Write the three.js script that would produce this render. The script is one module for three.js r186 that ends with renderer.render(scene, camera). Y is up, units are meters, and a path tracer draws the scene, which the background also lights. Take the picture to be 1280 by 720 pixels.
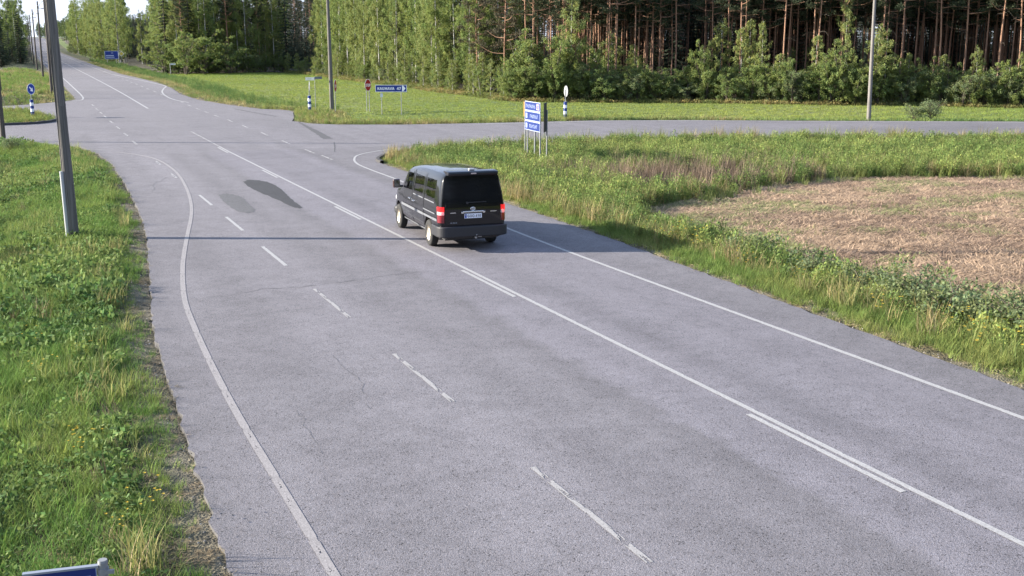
import * as THREE from 'three';
import { mergeGeometries, toCreasedNormals } from 'three/addons/utils/BufferGeometryUtils.js';
import { RoundedBoxGeometry } from 'three/addons/geometries/RoundedBoxGeometry.js';
import { TessellateModifier } from 'three/addons/modifiers/TessellateModifier.js';
import { Brush, Evaluator, SUBTRACTION } from 'three-bvh-csg';

// ---------------------------------------------------------------- camera, sky, sun, exposure
const scene = new THREE.Scene();
const D2R = Math.PI / 180;
const camera = new THREE.PerspectiveCamera(29.35, 16 / 9, 0.1, 4000);
camera.position.set(0, 5.4, 0);
camera.rotation.order = 'YXZ';
camera.rotation.set(-12.308 * D2R, -23.639 * D2R, 0);
camera.updateMatrixWorld();

const renderer = new THREE.WebGLRenderer({ antialias: true });
renderer.toneMapping = THREE.LinearToneMapping;
renderer.toneMappingExposure = 3.5;
renderer.shadowMap.enabled = true;
renderer.shadowMap.type = THREE.PCFSoftShadowMap;

const SUN_EL = 20 * D2R, SUN_AZ = 24.8 * D2R;               // shadows fall towards +x, a little towards the camera
const sunDir = new THREE.Vector3(-Math.cos(SUN_AZ) * Math.cos(SUN_EL), Math.sin(SUN_EL), -Math.sin(SUN_AZ) * Math.cos(SUN_EL));
const sun = new THREE.DirectionalLight(new THREE.Color().setRGB(1.0, 0.91, 0.78), 4.6);
sun.position.copy(sunDir).multiplyScalar(300).add(new THREE.Vector3(30, 0, -80));
sun.target.position.set(30, 0, -80);
sun.castShadow = true;
sun.shadow.mapSize.set(4096, 4096);
Object.assign(sun.shadow.camera, { left: -160, right: 160, top: 120, bottom: -120, near: 1, far: 800 });
sun.shadow.bias = -0.0006;
scene.add(sun, sun.target);

{ // clear evening sky: blue overhead, pale towards the horizon, a broad brightening round the sun
  const W = 512, H = 256, data = new Float32Array(W * H * 4), v = new THREE.Vector3();
  for (let j = 0; j < H; j++) for (let i = 0; i < W; i++) {
    const el = ((j + 0.5) / H - 0.5) * Math.PI, az = ((i + 0.5) / W - 0.5) * 2 * Math.PI;
    v.set(Math.cos(el) * Math.cos(az), Math.sin(el), Math.cos(el) * Math.sin(az));
    const t = Math.pow(1 - Math.max(0, Math.sin(el)), 2.6), g = Math.max(0, v.dot(sunDir)), glow = 0.16 * Math.pow(g, 6) + 0.1 * Math.pow(g, 2);
    const k = (j * W + i) * 4;
    data[k] = 0.115 + 0.215 * t + glow * 1.05; data[k + 1] = 0.175 + 0.185 * t + glow; data[k + 2] = 0.30 + 0.125 * t + glow * 0.86; data[k + 3] = 1;
  }
  const sky = new THREE.DataTexture(data, W, H, THREE.RGBAFormat, THREE.FloatType);
  sky.mapping = THREE.EquirectangularReflectionMapping; sky.magFilter = sky.minFilter = THREE.LinearFilter; sky.needsUpdate = true;
  scene.background = sky; scene.environment = sky;
}

// ---------------------------------------------------------------- helpers
let seed = 12345;
const rnd = () => { seed = (seed + 0x6D2B79F5) | 0; let t = Math.imul(seed ^ (seed >>> 15), 1 | seed); t = (t + Math.imul(t ^ (t >>> 7), 61 | t)) ^ t; return ((t ^ (t >>> 14)) >>> 0) / 4294967296; };
const R = (a, b) => a + (b - a) * rnd();
const gauss = () => (rnd() + rnd() + rnd() + rnd() - 2) * 0.87;
const clamp = (x, a = 0, b = 1) => Math.min(b, Math.max(a, x));
const sm = (a, b, x) => { const t = clamp((x - a) / (b - a)); return t * t * (3 - 2 * t); };
const lerp = (a, b, t) => a + (b - a) * t;
const lin = (r, g, b) => new THREE.Color().setRGB(r, g, b);
function interp(x, X, Y) { if (x <= X[0]) return Y[0]; for (let i = 1; i < X.length; i++) if (x <= X[i]) return lerp(Y[i - 1], Y[i], (x - X[i - 1]) / (X[i] - X[i - 1])); return Y[Y.length - 1]; }
const hash = (x, y, s = 0) => { let h = Math.imul(x | 0, 374761393) ^ Math.imul(y | 0, 668265263) ^ Math.imul(s | 0, 1442695041); h = Math.imul(h ^ (h >>> 13), 1274126177); h ^= h >>> 16; return (h >>> 0) / 4294967296; };
function vnoise(x, y, s = 0, p = 0) { // value noise, period p when given
  const xi = Math.floor(x), yi = Math.floor(y), fx = x - xi, fy = y - yi, u = fx * fx * (3 - 2 * fx), w = fy * fy * (3 - 2 * fy);
  const m = p ? (a) => ((a % p) + p) % p : (a) => a;
  return lerp(lerp(hash(m(xi), m(yi), s), hash(m(xi + 1), m(yi), s), u), lerp(hash(m(xi), m(yi + 1), s), hash(m(xi + 1), m(yi + 1), s), u), w);
}
const fbm = (x, y, s = 0, o = 4) => { let a = 0, w = 0.5, n = 0; for (let i = 0; i < o; i++) { a += w * vnoise(x, y, s + i); n += w; x *= 2.03; y *= 2.03; w *= 0.5; } return a / n; };

const used = {};
function numbered(name) { const k = used[name] = (used[name] ?? -1) + 1; return k ? `${name}_${String(k).padStart(3, '0')}` : name; }
function shadows(o) { o.traverse((m) => { if (m.isMesh) { m.castShadow = true; m.receiveShadow = true; } }); return o; }
function tag(o, label, category, group, kind) { if (label) o.userData.label = label; if (category) o.userData.category = category; if (group) o.userData.group = group; if (kind) o.userData.kind = kind; return o; }
function part(parent, name, geo, mat) { const m = new THREE.Mesh(geo, mat); m.name = name; m.castShadow = m.receiveShadow = true; parent.add(m); return m; }
function thing(name, label, category, pos = [0, 0, 0], turn = 0, group) { const o = new THREE.Group(); o.name = numbered(name); o.position.set(...pos); o.rotation.y = turn; scene.add(o); return tag(o, label, category, group); }
function copyOf(src, label, group, category) { const c = src.clone(); c.name = numbered(src.userData.base || src.name.replace(/_\d{3}$/, '')); c.userData = { ...src.userData }; scene.add(c); return tag(c, label, category, group); }
const mat = (color, roughness = 0.8, metalness = 0, extra = {}) => new THREE.MeshStandardMaterial({ color, roughness, metalness, ...extra });
const pmat = (color, roughness, extra = {}) => new THREE.MeshPhysicalMaterial({ color, roughness, ...extra });
const box = (w, h, d, x = 0, y = 0, z = 0, r = 0) => (r ? new RoundedBoxGeometry(w, h, d, 2, r) : new THREE.BoxGeometry(w, h, d)).translate(x, y, z);
const cyl = (r0, r1, h, n = 12, x = 0, y = 0, z = 0) => new THREE.CylinderGeometry(r1, r0, h, n).translate(x, y + h / 2, z);
const merge = (list) => mergeGeometries(list.map((g) => (g.index ? g.toNonIndexed() : g)).map((g) => { for (const k of Object.keys(g.attributes)) if (!['position', 'normal', 'uv'].includes(k)) g.deleteAttribute(k); return g; }));
function canvasTex(w, h, draw) { const c = document.createElement('canvas'); c.width = w; c.height = h; draw(c.getContext('2d'), w, h); const t = new THREE.CanvasTexture(c); t.colorSpace = THREE.SRGBColorSpace; t.anisotropy = 8; return t; }
function dataTex(n, f, srgb = true) { // f(i, j) -> [r, g, b] linear
  const d = new Uint8Array(n * n * 4), enc = (v) => 255 * (srgb ? (v <= 0.0031308 ? v * 12.92 : 1.055 * Math.pow(v, 1 / 2.4) - 0.055) : v);
  for (let j = 0; j < n; j++) for (let i = 0; i < n; i++) { const c = f(i, j), k = (j * n + i) * 4; for (let q = 0; q < 3; q++) d[k + q] = clamp(enc(c[q]), 0, 255); d[k + 3] = c[3] === undefined ? 255 : 255 * clamp(c[3]); }
  const t = new THREE.DataTexture(d, n, n, THREE.RGBAFormat); t.wrapS = t.wrapT = THREE.RepeatWrapping; t.magFilter = THREE.LinearFilter; t.minFilter = THREE.LinearMipmapLinearFilter; t.generateMipmaps = true; t.anisotropy = 8; if (srgb) t.colorSpace = THREE.SRGBColorSpace; t.needsUpdate = true; return t;
}

// ---------------------------------------------------------------- the lie of the land (metres; x across the main road, -z along it)
const PZ = [0, 60, 72, 101, 127, 155, 192, 238, 340, 482, 600, 750, 850, 1200], PH = [0, 0, 0.1, 0.28, 0.62, 0.88, 1.15, 1.45, 2.2, 3.5, 6, 11, 12.5, 13];
const prof = (z) => interp(-z, PZ, PH);
const pavement = [
  [1.5, 30], [1.55, -4], [1.57, -10.9], [1.66, -14.3], [1.78, -17.7], [1.87, -20.2], [2.0, -22.8], [2.39, -27], [2.9, -32.8], [3.15, -36.8], [3.46, -45.7], [3.58, -55.7], [3.3, -61.5], [2.61, -65.5], [1.0, -68.3], [-0.4, -72], [-2.5, -74.2], [-8, -76], [-60, -80],
  [-60, -104], [-8, -107.5], [-2, -108], [0, -109.7], [2.0, -112.1], [4.0, -114.5], [4.66, -117.5], [4.66, -136], [4.7, -190], [4.7, -900],
  [15.1, -900], [15.1, -195], [15.5, -185], [16.2, -168], [16.5, -150], [16.2, -138], [15.35, -123], [15.7, -112.2], [17.0, -104.5], [18.64, -97], [20.0, -95.3], [20.5, -93.8], [20.3, -91.6], [18.9, -85], [17.9, -81.2], [18.6, -78.2], [20.2, -76.6], [24.1, -75], [30, -74.2], [38.8, -73.6], [45.7, -71.4], [53.2, -67.7], [68.6, -60.9], [120, -38],
  [115, -28], [56.3, -49.9], [43.5, -55.2], [36.8, -57.4], [29.9, -58.6], [25.5, -58.2], [21.2, -57.2], [18.6, -56.2], [16.95, -54.6], [16.1, -53.2], [15.5, -51.7], [15.4, -50], [15.45, -44], [15.46, -38], [15.35, -31.5], [15.2, -26.5], [15.0, -23.2], [14.66, -17.3], [14.4, -12.2], [14.3, -4], [14.3, 30],
];
const island = [[-40, -96], [-1.9, -99.2], [-1.3, -102.6], [-0.1, -101.5], [1.0, -96], [2.1, -90.5], [2.2, -88.8], [1.7, -86.4], [0.4, -84.8], [-1.7, -84.2], [-40, -83]];
function inside(poly, x, z) { let c = false; for (let i = 0, j = poly.length - 1; i < poly.length; j = i++) { const [xi, zi] = poly[i], [xj, zj] = poly[j]; if ((zi > z) !== (zj > z) && x < ((xj - xi) * (z - zi)) / (zj - zi) + xi) c = !c; } return c; }
function edgeDist(poly, x, z) { let m = 1e9; for (let i = 0, j = poly.length - 1; i < poly.length; j = i++) { const [ax, az] = poly[j], [bx, bz] = poly[i], dx = bx - ax, dz = bz - az, t = clamp(((x - ax) * dx + (z - az) * dz) / (dx * dx + dz * dz)); const d = (x - ax - t * dx) ** 2 + (z - az - t * dz) ** 2; if (d < m) m = d; } return Math.sqrt(m); }
function dPave(x, z) { const d = edgeDist(pavement, x, z); if (!inside(pavement, x, z)) return d; if (inside(island, x, z)) return edgeDist(island, x, z); return -Math.min(d, edgeDist(island, x, z)); }
const strawField = [[18.2, 20], [18.1, -17], [18.3, -31.0], [19.2, -33.6], [21.2, -35.2], [25.3, -36.6], [28.8, -38.4], [33.7, -39.6], [41.4, -37], [90, -16], [90, 20]];
function land(x, z, d = dPave(x, z)) {
  const h = prof(z);
  if (d < 0) return h - 0.14;
  if (x < 4.7 && z > -76) return h - 0.03 - 0.75 * sm(0.6, 8, d) + 0.05 * (fbm(x * 0.8, z * 0.8, 3, 2) - 0.5) * sm(0.3, 2, d);
  if (x < 4.7 && z < -104) return h - 0.03 + 0.5 * sm(1, 5, d) - 1.0 * sm(6, 14, d);
  if (z > -58 && x > 14) return h - 0.03 - 0.4 * sm(0.5, 3, d) + 0.07 * (fbm(x * 0.7, z * 0.7, 5, 2) - 0.5) * sm(1, 3, d);
  return h - 0.03 - 0.2 * sm(0.5, 4, d) + 0.25 * (fbm(x * 0.06, z * 0.06, 7, 2) - 0.5) * sm(2, 10, d);
}
// where the wood begins, from the far end of the side road round the field to the main road
const woodEdge = [[150, -38], [110, -60], [87, -77.4], [79.6, -83.1], [69.5, -88.5], [61.6, -96.4], [50.1, -102.3], [46, -105.1], [46.4, -114.8], [45.5, -122.5], [46.5, -143.8], [45.4, -163.5], [46.6, -193.6], [42.1, -206], [33, -203.4], [24.5, -201], [21, -216], [21, -290], [22, -480], [26, -900]];
const woodPoly = [...woodEdge, [500, -900], [500, -38]];

// ---------------------------------------------------------------- ground
const grainTex = dataTex(512, (i, j) => { const v = 0.62 + 0.5 * (vnoise(i / 3, j / 3, 1, 0) - 0.5) + 0.45 * (vnoise(i / 16, j / 16, 2, 32) - 0.5) + 0.35 * (vnoise(i / 64, j / 64, 5, 8) - 0.5) + 0.3 * (hash(i, j, 9) - 0.5); return [v, v * 0.985, v * 0.95]; });
{
  const axis = (...segs) => { const a = []; for (const [s, e, n] of segs) for (let i = 0; i < n; i++) a.push(s + ((e - s) * i) / n); a.push(segs[segs.length - 1][1]); return a; };
  const xs = axis([-400, -60, 14], [-60, -12, 16], [-12, 30, 84], [30, 100, 35], [100, 500, 16]), zs = axis([60, 0, 12], [0, -66, 132], [-66, -130, 64], [-130, -300, 57], [-300, -1300, 50]);
  const P = [], C = [], U = [], I = [], c = new THREE.Color();
  for (const z of zs) for (const x of xs) {
    const d = dPave(x, z), n = fbm(x * 0.35, z * 0.35, 11, 3), n2 = fbm(x * 0.07, z * 0.07, 21, 3);
    P.push(x, land(x, z, d) + (z < -900 ? (-900 - z) * 0.01 : 0), z); U.push(x / 4, z / 4);
    if (d < 0.45 && d > -1) c.setRGB(0.13, 0.115, 0.08);                                       // gravelly shoulder
    else if (inside(strawField, x, z)) c.setRGB(0.26, 0.18, 0.115).lerp(lin(0.14, 0.105, 0.055), sm(0.45, 0.7, n) * 0.8);
    else if (inside(woodPoly, x, z)) c.setRGB(0.085, 0.075, 0.045);
    else if (z < -58 && x > 20 && d > 2.5) c.setRGB(0.1, 0.15, 0.032).lerp(lin(0.14, 0.17, 0.045), sm(0.4, 0.7, n2));
    else c.setRGB(0.05, 0.062, 0.02).lerp(lin(0.1, 0.085, 0.035), sm(0.5, 0.75, n));
    C.push(c.r * 1.55, c.g * 1.55, c.b * 1.55);
  }
  const nx = xs.length;
  for (let j = 0; j < zs.length - 1; j++) for (let i = 0; i < nx - 1; i++) { const a = j * nx + i; I.push(a, a + 1, a + nx, a + 1, a + nx + 1, a + nx); }
  const g = new THREE.BufferGeometry(); g.setAttribute('position', new THREE.Float32BufferAttribute(P, 3)); g.setAttribute('color', new THREE.Float32BufferAttribute(C, 3)); g.setAttribute('uv', new THREE.Float32BufferAttribute(U, 2)); g.setIndex(I); g.computeVertexNormals();
  const m = new THREE.Mesh(g, new THREE.MeshStandardMaterial({ vertexColors: true, map: grainTex, roughness: 1, bumpMap: grainTex, bumpScale: 0.06 })); m.name = 'ground'; m.receiveShadow = m.castShadow = true; tag(m, 'earth of the verges, fields and wood floor', 'ground', null, 'structure'); scene.add(m);
}

// ---------------------------------------------------------------- road
const asphaltTex = dataTex(2048, (i, j) => { // 10 m tile: stones of 1 to 2 cm in grey binder
  const a = hash(i >> 1, j >> 1, 3), b = hash(i, j, 4), s = hash(i >> 2, j >> 2, 8);
  let v = 0.66 + 0.52 * (a - 0.5) + 0.28 * (b - 0.5) + 0.12 * (vnoise(i / 32, j / 32, 5, 64) - 0.5) + 0.1 * (vnoise(i / 128, j / 128, 6, 16) - 0.5);
  if (s > 0.965) v += 0.26; else if (s < 0.05) v -= 0.34;
  const w = (hash(i >> 2, j >> 2, 17) - 0.5) * 0.05; return [v * (1 + w), v, v * (1 - w)];
});
const asphaltBump = dataTex(1024, (i, j) => { const v = 0.5 + 0.5 * (hash(i >> 1, j >> 1, 3) - 0.5) + 0.3 * (hash(i, j, 12) - 0.5); return [v, v, v]; }, false);
asphaltBump.repeat.set(2, 2);
const road = new THREE.Group(); road.name = 'road'; tag(road, 'grey asphalt main road with side roads joining it', 'road', null, 'structure'); scene.add(road);
{
  const rough = []; pavement.forEach(([ax, az], i) => { const [bx, bz] = pavement[(i + 1) % pavement.length], L = Math.hypot(bx - ax, bz - az), near = Math.max(az, bz) > -66 && Math.min(az, bz) < 0 && ax > -1 && ax < 28, n = near ? Math.ceil(L / 0.22) : 1; for (let k = 0; k < n; k++) { const t = k / n, o = near ? 0.1 * (fbm((ax + bx) * 3 + k * 0.5, az * 2 + i, 55, 3) - 0.5) + 0.07 * (hash(k, i, 57) - 0.5) : 0; rough.push([lerp(ax, bx, t) - ((bz - az) / L) * o, lerp(az, bz, t) + ((bx - ax) / L) * o]); } });
  const shape = new THREE.Shape(rough.map(([x, z]) => new THREE.Vector2(x, z))); shape.holes.push(new THREE.Path(island.map(([x, z]) => new THREE.Vector2(x, z))));
  let g = new THREE.ShapeGeometry(shape); g.deleteAttribute('uv'); g.deleteAttribute('normal');
  g = new TessellateModifier(12, 12).modify(g);
  const p = g.attributes.position; // the near carriageway finer than the far one
  const near = [], far = [];
  for (let i = 0; i < p.count; i += 3) { const t = [0, 1, 2].flatMap((k) => [p.getX(i + k), p.getY(i + k), 0]); const cz = (t[1] + t[4] + t[7]) / 3, cx = (t[0] + t[3] + t[6]) / 3; (cz > -75 && cx > -12 && cx < 40 ? near : far).push(...t); }
  const mk = (a, e) => { const q = new THREE.BufferGeometry(); q.setAttribute('position', new THREE.Float32BufferAttribute(a, 3)); return new TessellateModifier(e, 16).modify(q); };
  const build = (a, e) => {
    const q = mk(a, e), pp = q.attributes.position, P = [], U = [], C = [];
    for (let i = 0; i < pp.count; i++) {
      const x = pp.getX(i), z = pp.getY(i); P.push(x, prof(z), z); U.push(x / 10, z / 10);
      const lane = x > 2.4 && x < 13.6 && (z > -52 || z < -120);
      let v = 1 + 0.3 * (fbm(x * 1.5, z * 0.035, 31, 3) - 0.5) + 0.12 * (fbm(x * 0.3, z * 0.3, 41, 3) - 0.5) + 0.08 * (fbm(x * 2.5, z * 1.5, 43, 2) - 0.5), b = 0;
      if (z > -60 && x > 8.5) { // coarser, bluer surfacing in the travelled lanes, rubbed smooth where wheels run
        for (const tx of [10.6, 12.2]) v -= 0.1 * Math.exp(-(((x - tx) / 0.4) ** 2));
        if (x < 13.3) { b = 0.03; v += 0.02; } else { v -= 0.13; }
      } else if (z > -60) { for (const tx of [6.8, 8.4]) v -= 0.15 * Math.exp(-(((x - tx) / 0.45) ** 2)); v += 0.07 * Math.exp(-(((x - 5.6) / 0.9) ** 2)); if (x < 4.6) v -= 0.04; }
      v *= 1 - 0.12 * sm(0.5, 0, -dPave(x, z)) * fbm(x * 4, z * 2, 51, 2);
      C.push(v * 1.005, v * 0.98, v * (1.04 + b)); }
    const o = new THREE.BufferGeometry(); o.setAttribute('position', new THREE.Float32BufferAttribute(P, 3)); o.setAttribute('uv', new THREE.Float32BufferAttribute(U, 2)); o.setAttribute('color', new THREE.Float32BufferAttribute(C, 3));
    for (let i = 0; i < pp.count; i += 3) { const a0 = i * 3, nx = (P[a0 + 3] - P[a0]) * (P[a0 + 8] - P[a0 + 2]) - (P[a0 + 5] - P[a0 + 2]) * (P[a0 + 6] - P[a0]); if (nx > 0) for (const [arr, s] of [[o.attributes.position.array, 3], [o.attributes.uv.array, 2], [o.attributes.color.array, 3]]) for (let k = 0; k < s; k++) { const t = arr[(i + 1) * s + k]; arr[(i + 1) * s + k] = arr[(i + 2) * s + k]; arr[(i + 2) * s + k] = t; } }
    const N = new Float32Array(pp.count * 3); for (let i = 0; i < pp.count; i++) { const z = P[i * 3 + 2], s = (prof(z + 1) - prof(z - 1)) / 2; N[i * 3 + 1] = 1; N[i * 3 + 2] = -s; } o.setAttribute('normal', new THREE.BufferAttribute(N, 3)); return o;
  };
  const am = new THREE.MeshStandardMaterial({ color: lin(0.212, 0.206, 0.211), vertexColors: true, map: asphaltTex, roughness: 0.9, bumpMap: asphaltBump, bumpScale: 0.006 });
  part(road, 'asphalt_surface', build(near, 0.5), am); part(road, 'asphalt_surface', build(far, 6), am);
  // the edge of the asphalt layer
  const rim = (poly) => { const P = [], I = []; const pts = []; for (let i = 0; i < poly.length; i++) { const [ax, az] = poly[i], [bx, bz] = poly[(i + 1) % poly.length], n = Math.max(1, Math.ceil(Math.hypot(bx - ax, bz - az) / 3)); for (let k = 0; k < n; k++) pts.push([lerp(ax, bx, k / n), lerp(az, bz, k / n)]); } pts.forEach(([x, z], i) => { P.push(x, prof(z), z, x, prof(z) - 0.2, z); const a = i * 2, b = ((i + 1) % pts.length) * 2; I.push(a, b, a + 1, b, b + 1, a + 1); }); const q = new THREE.BufferGeometry(); q.setAttribute('position', new THREE.Float32BufferAttribute(P, 3)); q.setIndex(I); q.computeVertexNormals(); return q; };
  part(road, 'asphalt_edge', rim(rough), mat(lin(0.09, 0.088, 0.09), 0.95)); part(road, 'asphalt_edge', rim(island), mat(lin(0.05, 0.05, 0.052), 0.95));
}
function ribbon(pts, width, lift = 0.006, jag = 0) { // a strip on the road along pts [[x, z], ...]
  const s = []; let len = 0;
  for (let i = 0; i < pts.length - 1; i++) { const [ax, az] = pts[i], [bx, bz] = pts[i + 1], L = Math.hypot(bx - ax, bz - az), n = Math.max(1, Math.ceil(L / (jag ? 0.25 : 1.5))); for (let k = 0; k < n; k++) s.push([lerp(ax, bx, k / n), lerp(az, bz, k / n)]); }
  s.push(pts[pts.length - 1]);
  const P = [], U = [], I = [];
  s.forEach(([x, z], i) => { const a = s[Math.max(0, i - 1)], b = s[Math.min(s.length - 1, i + 1)], dx = b[0] - a[0], dz = b[1] - a[1], L = Math.hypot(dx, dz); if (i) len += Math.hypot(x - s[i - 1][0], z - s[i - 1][1]); const w0 = (typeof width === 'function' ? width(i / (s.length - 1)) : width) / 2, j1 = jag * (hash(i, 1, 5) - 0.5), j2 = jag * (hash(i, 2, 5) - 0.5), nx = (-dz / L), nz = dx / L; P.push(x + nx * (w0 + j1), prof(z) + lift, z + nz * (w0 + j1), x - nx * (w0 + j2), prof(z) + lift, z - nz * (w0 + j2)); U.push(0, len / 2, 0.1, len / 2); if (i) { const q = i * 2; I.push(q - 2, q, q - 1, q, q + 1, q - 1); } });
  const g = new THREE.BufferGeometry(); g.setAttribute('position', new THREE.Float32BufferAttribute(P, 3)); g.setAttribute('uv', new THREE.Float32BufferAttribute(U, 2)); g.setIndex(I); g.setAttribute('normal', new THREE.Float32BufferAttribute(P.map((_, i) => (i % 3 === 1 ? 1 : 0)), 3)); return g;
}
const smooth = (pts, n = 40) => new THREE.CatmullRomCurve3(pts.map(([x, z]) => new THREE.Vector3(x, 0, z))).getPoints(n).map((p) => [p.x, p.z]);
const paintTex = (thr, sd) => { const t = dataTex(512, (i, j) => { const w = fbm(i / 26 + sd, j / 70, sd, 4), f = hash(i >> 1, j >> 1, sd), e = vnoise(i / 5, j / 5, sd + 3); const v = 0.31 + 0.1 * (f - 0.5) + 0.14 * (e - 0.5); return [v, v * 0.985, v * 0.97, w * 0.8 + e * 0.14 + f * 0.06 > thr ? 1 : 0]; }); return t; };
const paint = (thr, sd) => new THREE.MeshStandardMaterial({ map: paintTex(thr, sd), roughness: 0.7, alphaTest: 0.5 });
const paintFresh = paint(0.27, 1), paintWorn = paint(0.415, 2), paintFaint = paint(0.5, 3), paintGrey = paint(0.3, 4); paintGrey.color.setRGB(0.78, 0.74, 0.74); paintWorn.color.setRGB(0.92, 0.9, 0.89);
const line = (pts, w, m = paintFresh, lift) => part(road, 'lane_marking', ribbon(pts, w, lift), m);
line([[9.77, -62.8], [9.77, 0]], 0.1); line([[9.73, -74], [9.77, -62.8]], 0.11, paintWorn);
line([[9.77, -101], [9.77, -240]], 0.16); line([[9.77, -240], [9.77, -760]], 0.2, paintWorn);
for (const z of [-9.8, -21.8, -34.1, -46.9, -59.3]) line([[9.61, z], [9.61, z - 3.25]], 0.1);
for (let k = 0; k < 6; k++) line([[5.73, -9.4 - 6 * k], [5.73, -12.4 - 6 * k]], k < 3 ? 0.085 : 0.1, k < 3 ? paintWorn : paintFresh);
line([[5.73, -3.4], [5.73, -6.4]], 0.11, paintWorn);
for (const z of [-48.5, -54.5, -66, -72, -78, -84, -90, -95, -100, -106]) line([[5.65, z], [5.62, z - (z < -64 ? 2.4 : 2)]], 0.13, z < -70 && z > -80 || z > -60 ? paintFaint : paintWorn);
line(smooth([[4.2, -62], [4.92, -60.6], [5.66, -58], [5.95, -52], [5.57, -44.8], [5.03, -39.4], [4.57, -36.2], [4.17, -33.8], [3.62, -30.4], [3.28, -28.1], [2.85, -24.4], [2.7, -21.8], [2.58, -18.3], [2.54, -15.8], [2.55, -12], [2.55, 0]], 90), 0.115, paintGrey);
line([[2.7, -64.2], [4.1, -63]], 0.1, paintWorn);
line(smooth([[2.9, -113.6], [4.3, -114.6], [5.0, -115.6], [5.35, -118], [5.5, -124], [5.52, -136], [5.55, -190]], 50), 0.16); line([[5.55, -190], [5.55, -760]], 0.18, paintWorn);
line(smooth([[13.26, 4], [13.26, -11], [13.22, -30], [13.6, -37.5], [14.05, -43.6], [14.15, -48.5], [14.3, -51], [14.75, -53.2], [15.6, -55.4], [17.2, -57.2], [19.5, -58.6], [22.1, -59.5], [26, -60.2], [30, -60.3]], 120), 0.11);
for (const z of [-53.5, -57.2, -63, -69.3, -76, -82]) line([[13.72, z], [13.8, z - 2.6]], 0.12, paintWorn);
for (const z of [-88, -93, -98, -103, -108]) line([[13.7, z], [13.65, z - 2]], 0.13, paintWorn);
line(smooth([[14.2, -108.5], [13.55, -113], [13.45, -118], [14.0, -128], [15.3, -138], [16.2, -144], [15.6, -160], [14.6, -176], [13.7, -196]], 60), 0.17);
for (let z = -122; z > -196; z -= 7) line([[13.45, z], [13.45, z - 3]], 0.15, paintWorn);
line([[13.55, -196], [13.55, -760]], 0.2, paintWorn);
line([[30, -73.2], [38.8, -72.9], [45.5, -70.8], [53, -67.1], [68.4, -60.3], [115, -39.6]], 0.35, paint(0.3, 7), 0.01); line([[36.8, -58.3], [43.6, -56], [56.5, -50.8], [112, -30]], 0.12, paintWorn);  // the wide pale strip is the gravel shoulder, drawn with line paint
// tar seams, cracks and two patches of newer asphalt
const tar = mat(lin(0.1, 0.098, 0.103), 0.85), seam = mat(lin(0.06, 0.059, 0.064), 0.9);
part(road, 'tar_joint', ribbon([[18.2, -80.6], [17.6, -75], [17.1, -70], [16.6, -65.6]], (t) => 0.12 + 0.5 * t, 0.004, 0.08), seam); part(road, 'tar_joint', ribbon([[16.6, -98], [17.2, -92], [17.9, -86.6]], 0.25, 0.004, 0.08), seam);
part(road, 'tar_joint', ribbon([[16.4, -63.4], [15.6, -60.2], [14.9, -57.6]], 0.07, 0.004, 0.03), seam);
for (const [pts, w] of [[[[3.6, -24.4], [4.6, -24.9], [5.5, -24.7], [6.6, -24.9], [8.2, -25.3], [9.7, -25.2]], 0.016], [[[4.45, -15.6], [4.7, -17], [4.6, -19.4]], 0.007], [[[11.5, -27], [11.7, -22]], 0.01], [[[11.2, -45], [11.5, -40], [11.4, -36], [11.6, -31]], 0.02], [[[3.3, -14], [3.4, -16]], 0.006], [[[4.2, -44], [4.6, -47], [5.4, -49]], 0.03]]) part(road, 'crack', ribbon(pts.reduce((q, p, i, s) => { q.push(p); if (s[i + 1]) for (let k = 1; k < 8; k++) q.push([lerp(p[0], s[i + 1][0], k / 8) + R(-0.06, 0.06), lerp(p[1], s[i + 1][1], k / 8) + R(-0.06, 0.06)]); return q; }, []), w, 0.004, w * 1.2), tar);
function patch(pts, color, jag) { const s = new THREE.Shape(smooth([...pts, pts[0]], 90).map(([x, z], i) => new THREE.Vector2(x + jag * (hash(i, 3, 2) - 0.5), z + jag * 3 * (hash(i, 4, 2) - 0.5)))); const g = new THREE.ShapeGeometry(s), p = g.attributes.position, ix = g.index.array; for (let i = 0; i < ix.length; i += 3) { const t = ix[i]; ix[i] = ix[i + 1]; ix[i + 1] = t; } for (let i = 0; i < p.count; i++) { const x = p.getX(i), z = p.getY(i); p.setXYZ(i, x, prof(z) + 0.005, z); g.attributes.uv.setXY(i, x / 10, z / 10); g.attributes.normal.setXYZ(i, 0, 1, 0); } return part(road, 'asphalt_patch', g, new THREE.MeshStandardMaterial({ color, map: asphaltTex, roughness: 0.85, bumpMap: asphaltBump, bumpScale: 0.004 })); }
patch([[8.0, -45.9], [8.35, -46.6], [8.8, -46], [8.95, -44.5], [8.85, -42], [8.6, -39.5], [8.45, -37.4], [8.3, -37.6], [8.15, -39.8], [7.95, -42.5], [7.9, -44.5]], lin(0.04, 0.041, 0.046), 0.07);
patch([[6.4, -42.2], [6.75, -42.4], [7.05, -41.5], [7.0, -39.5], [6.9, -37.8], [6.6, -37], [6.35, -37.4], [6.25, -39], [6.3, -41]], lin(0.128, 0.126, 0.132), 0.07);
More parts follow.
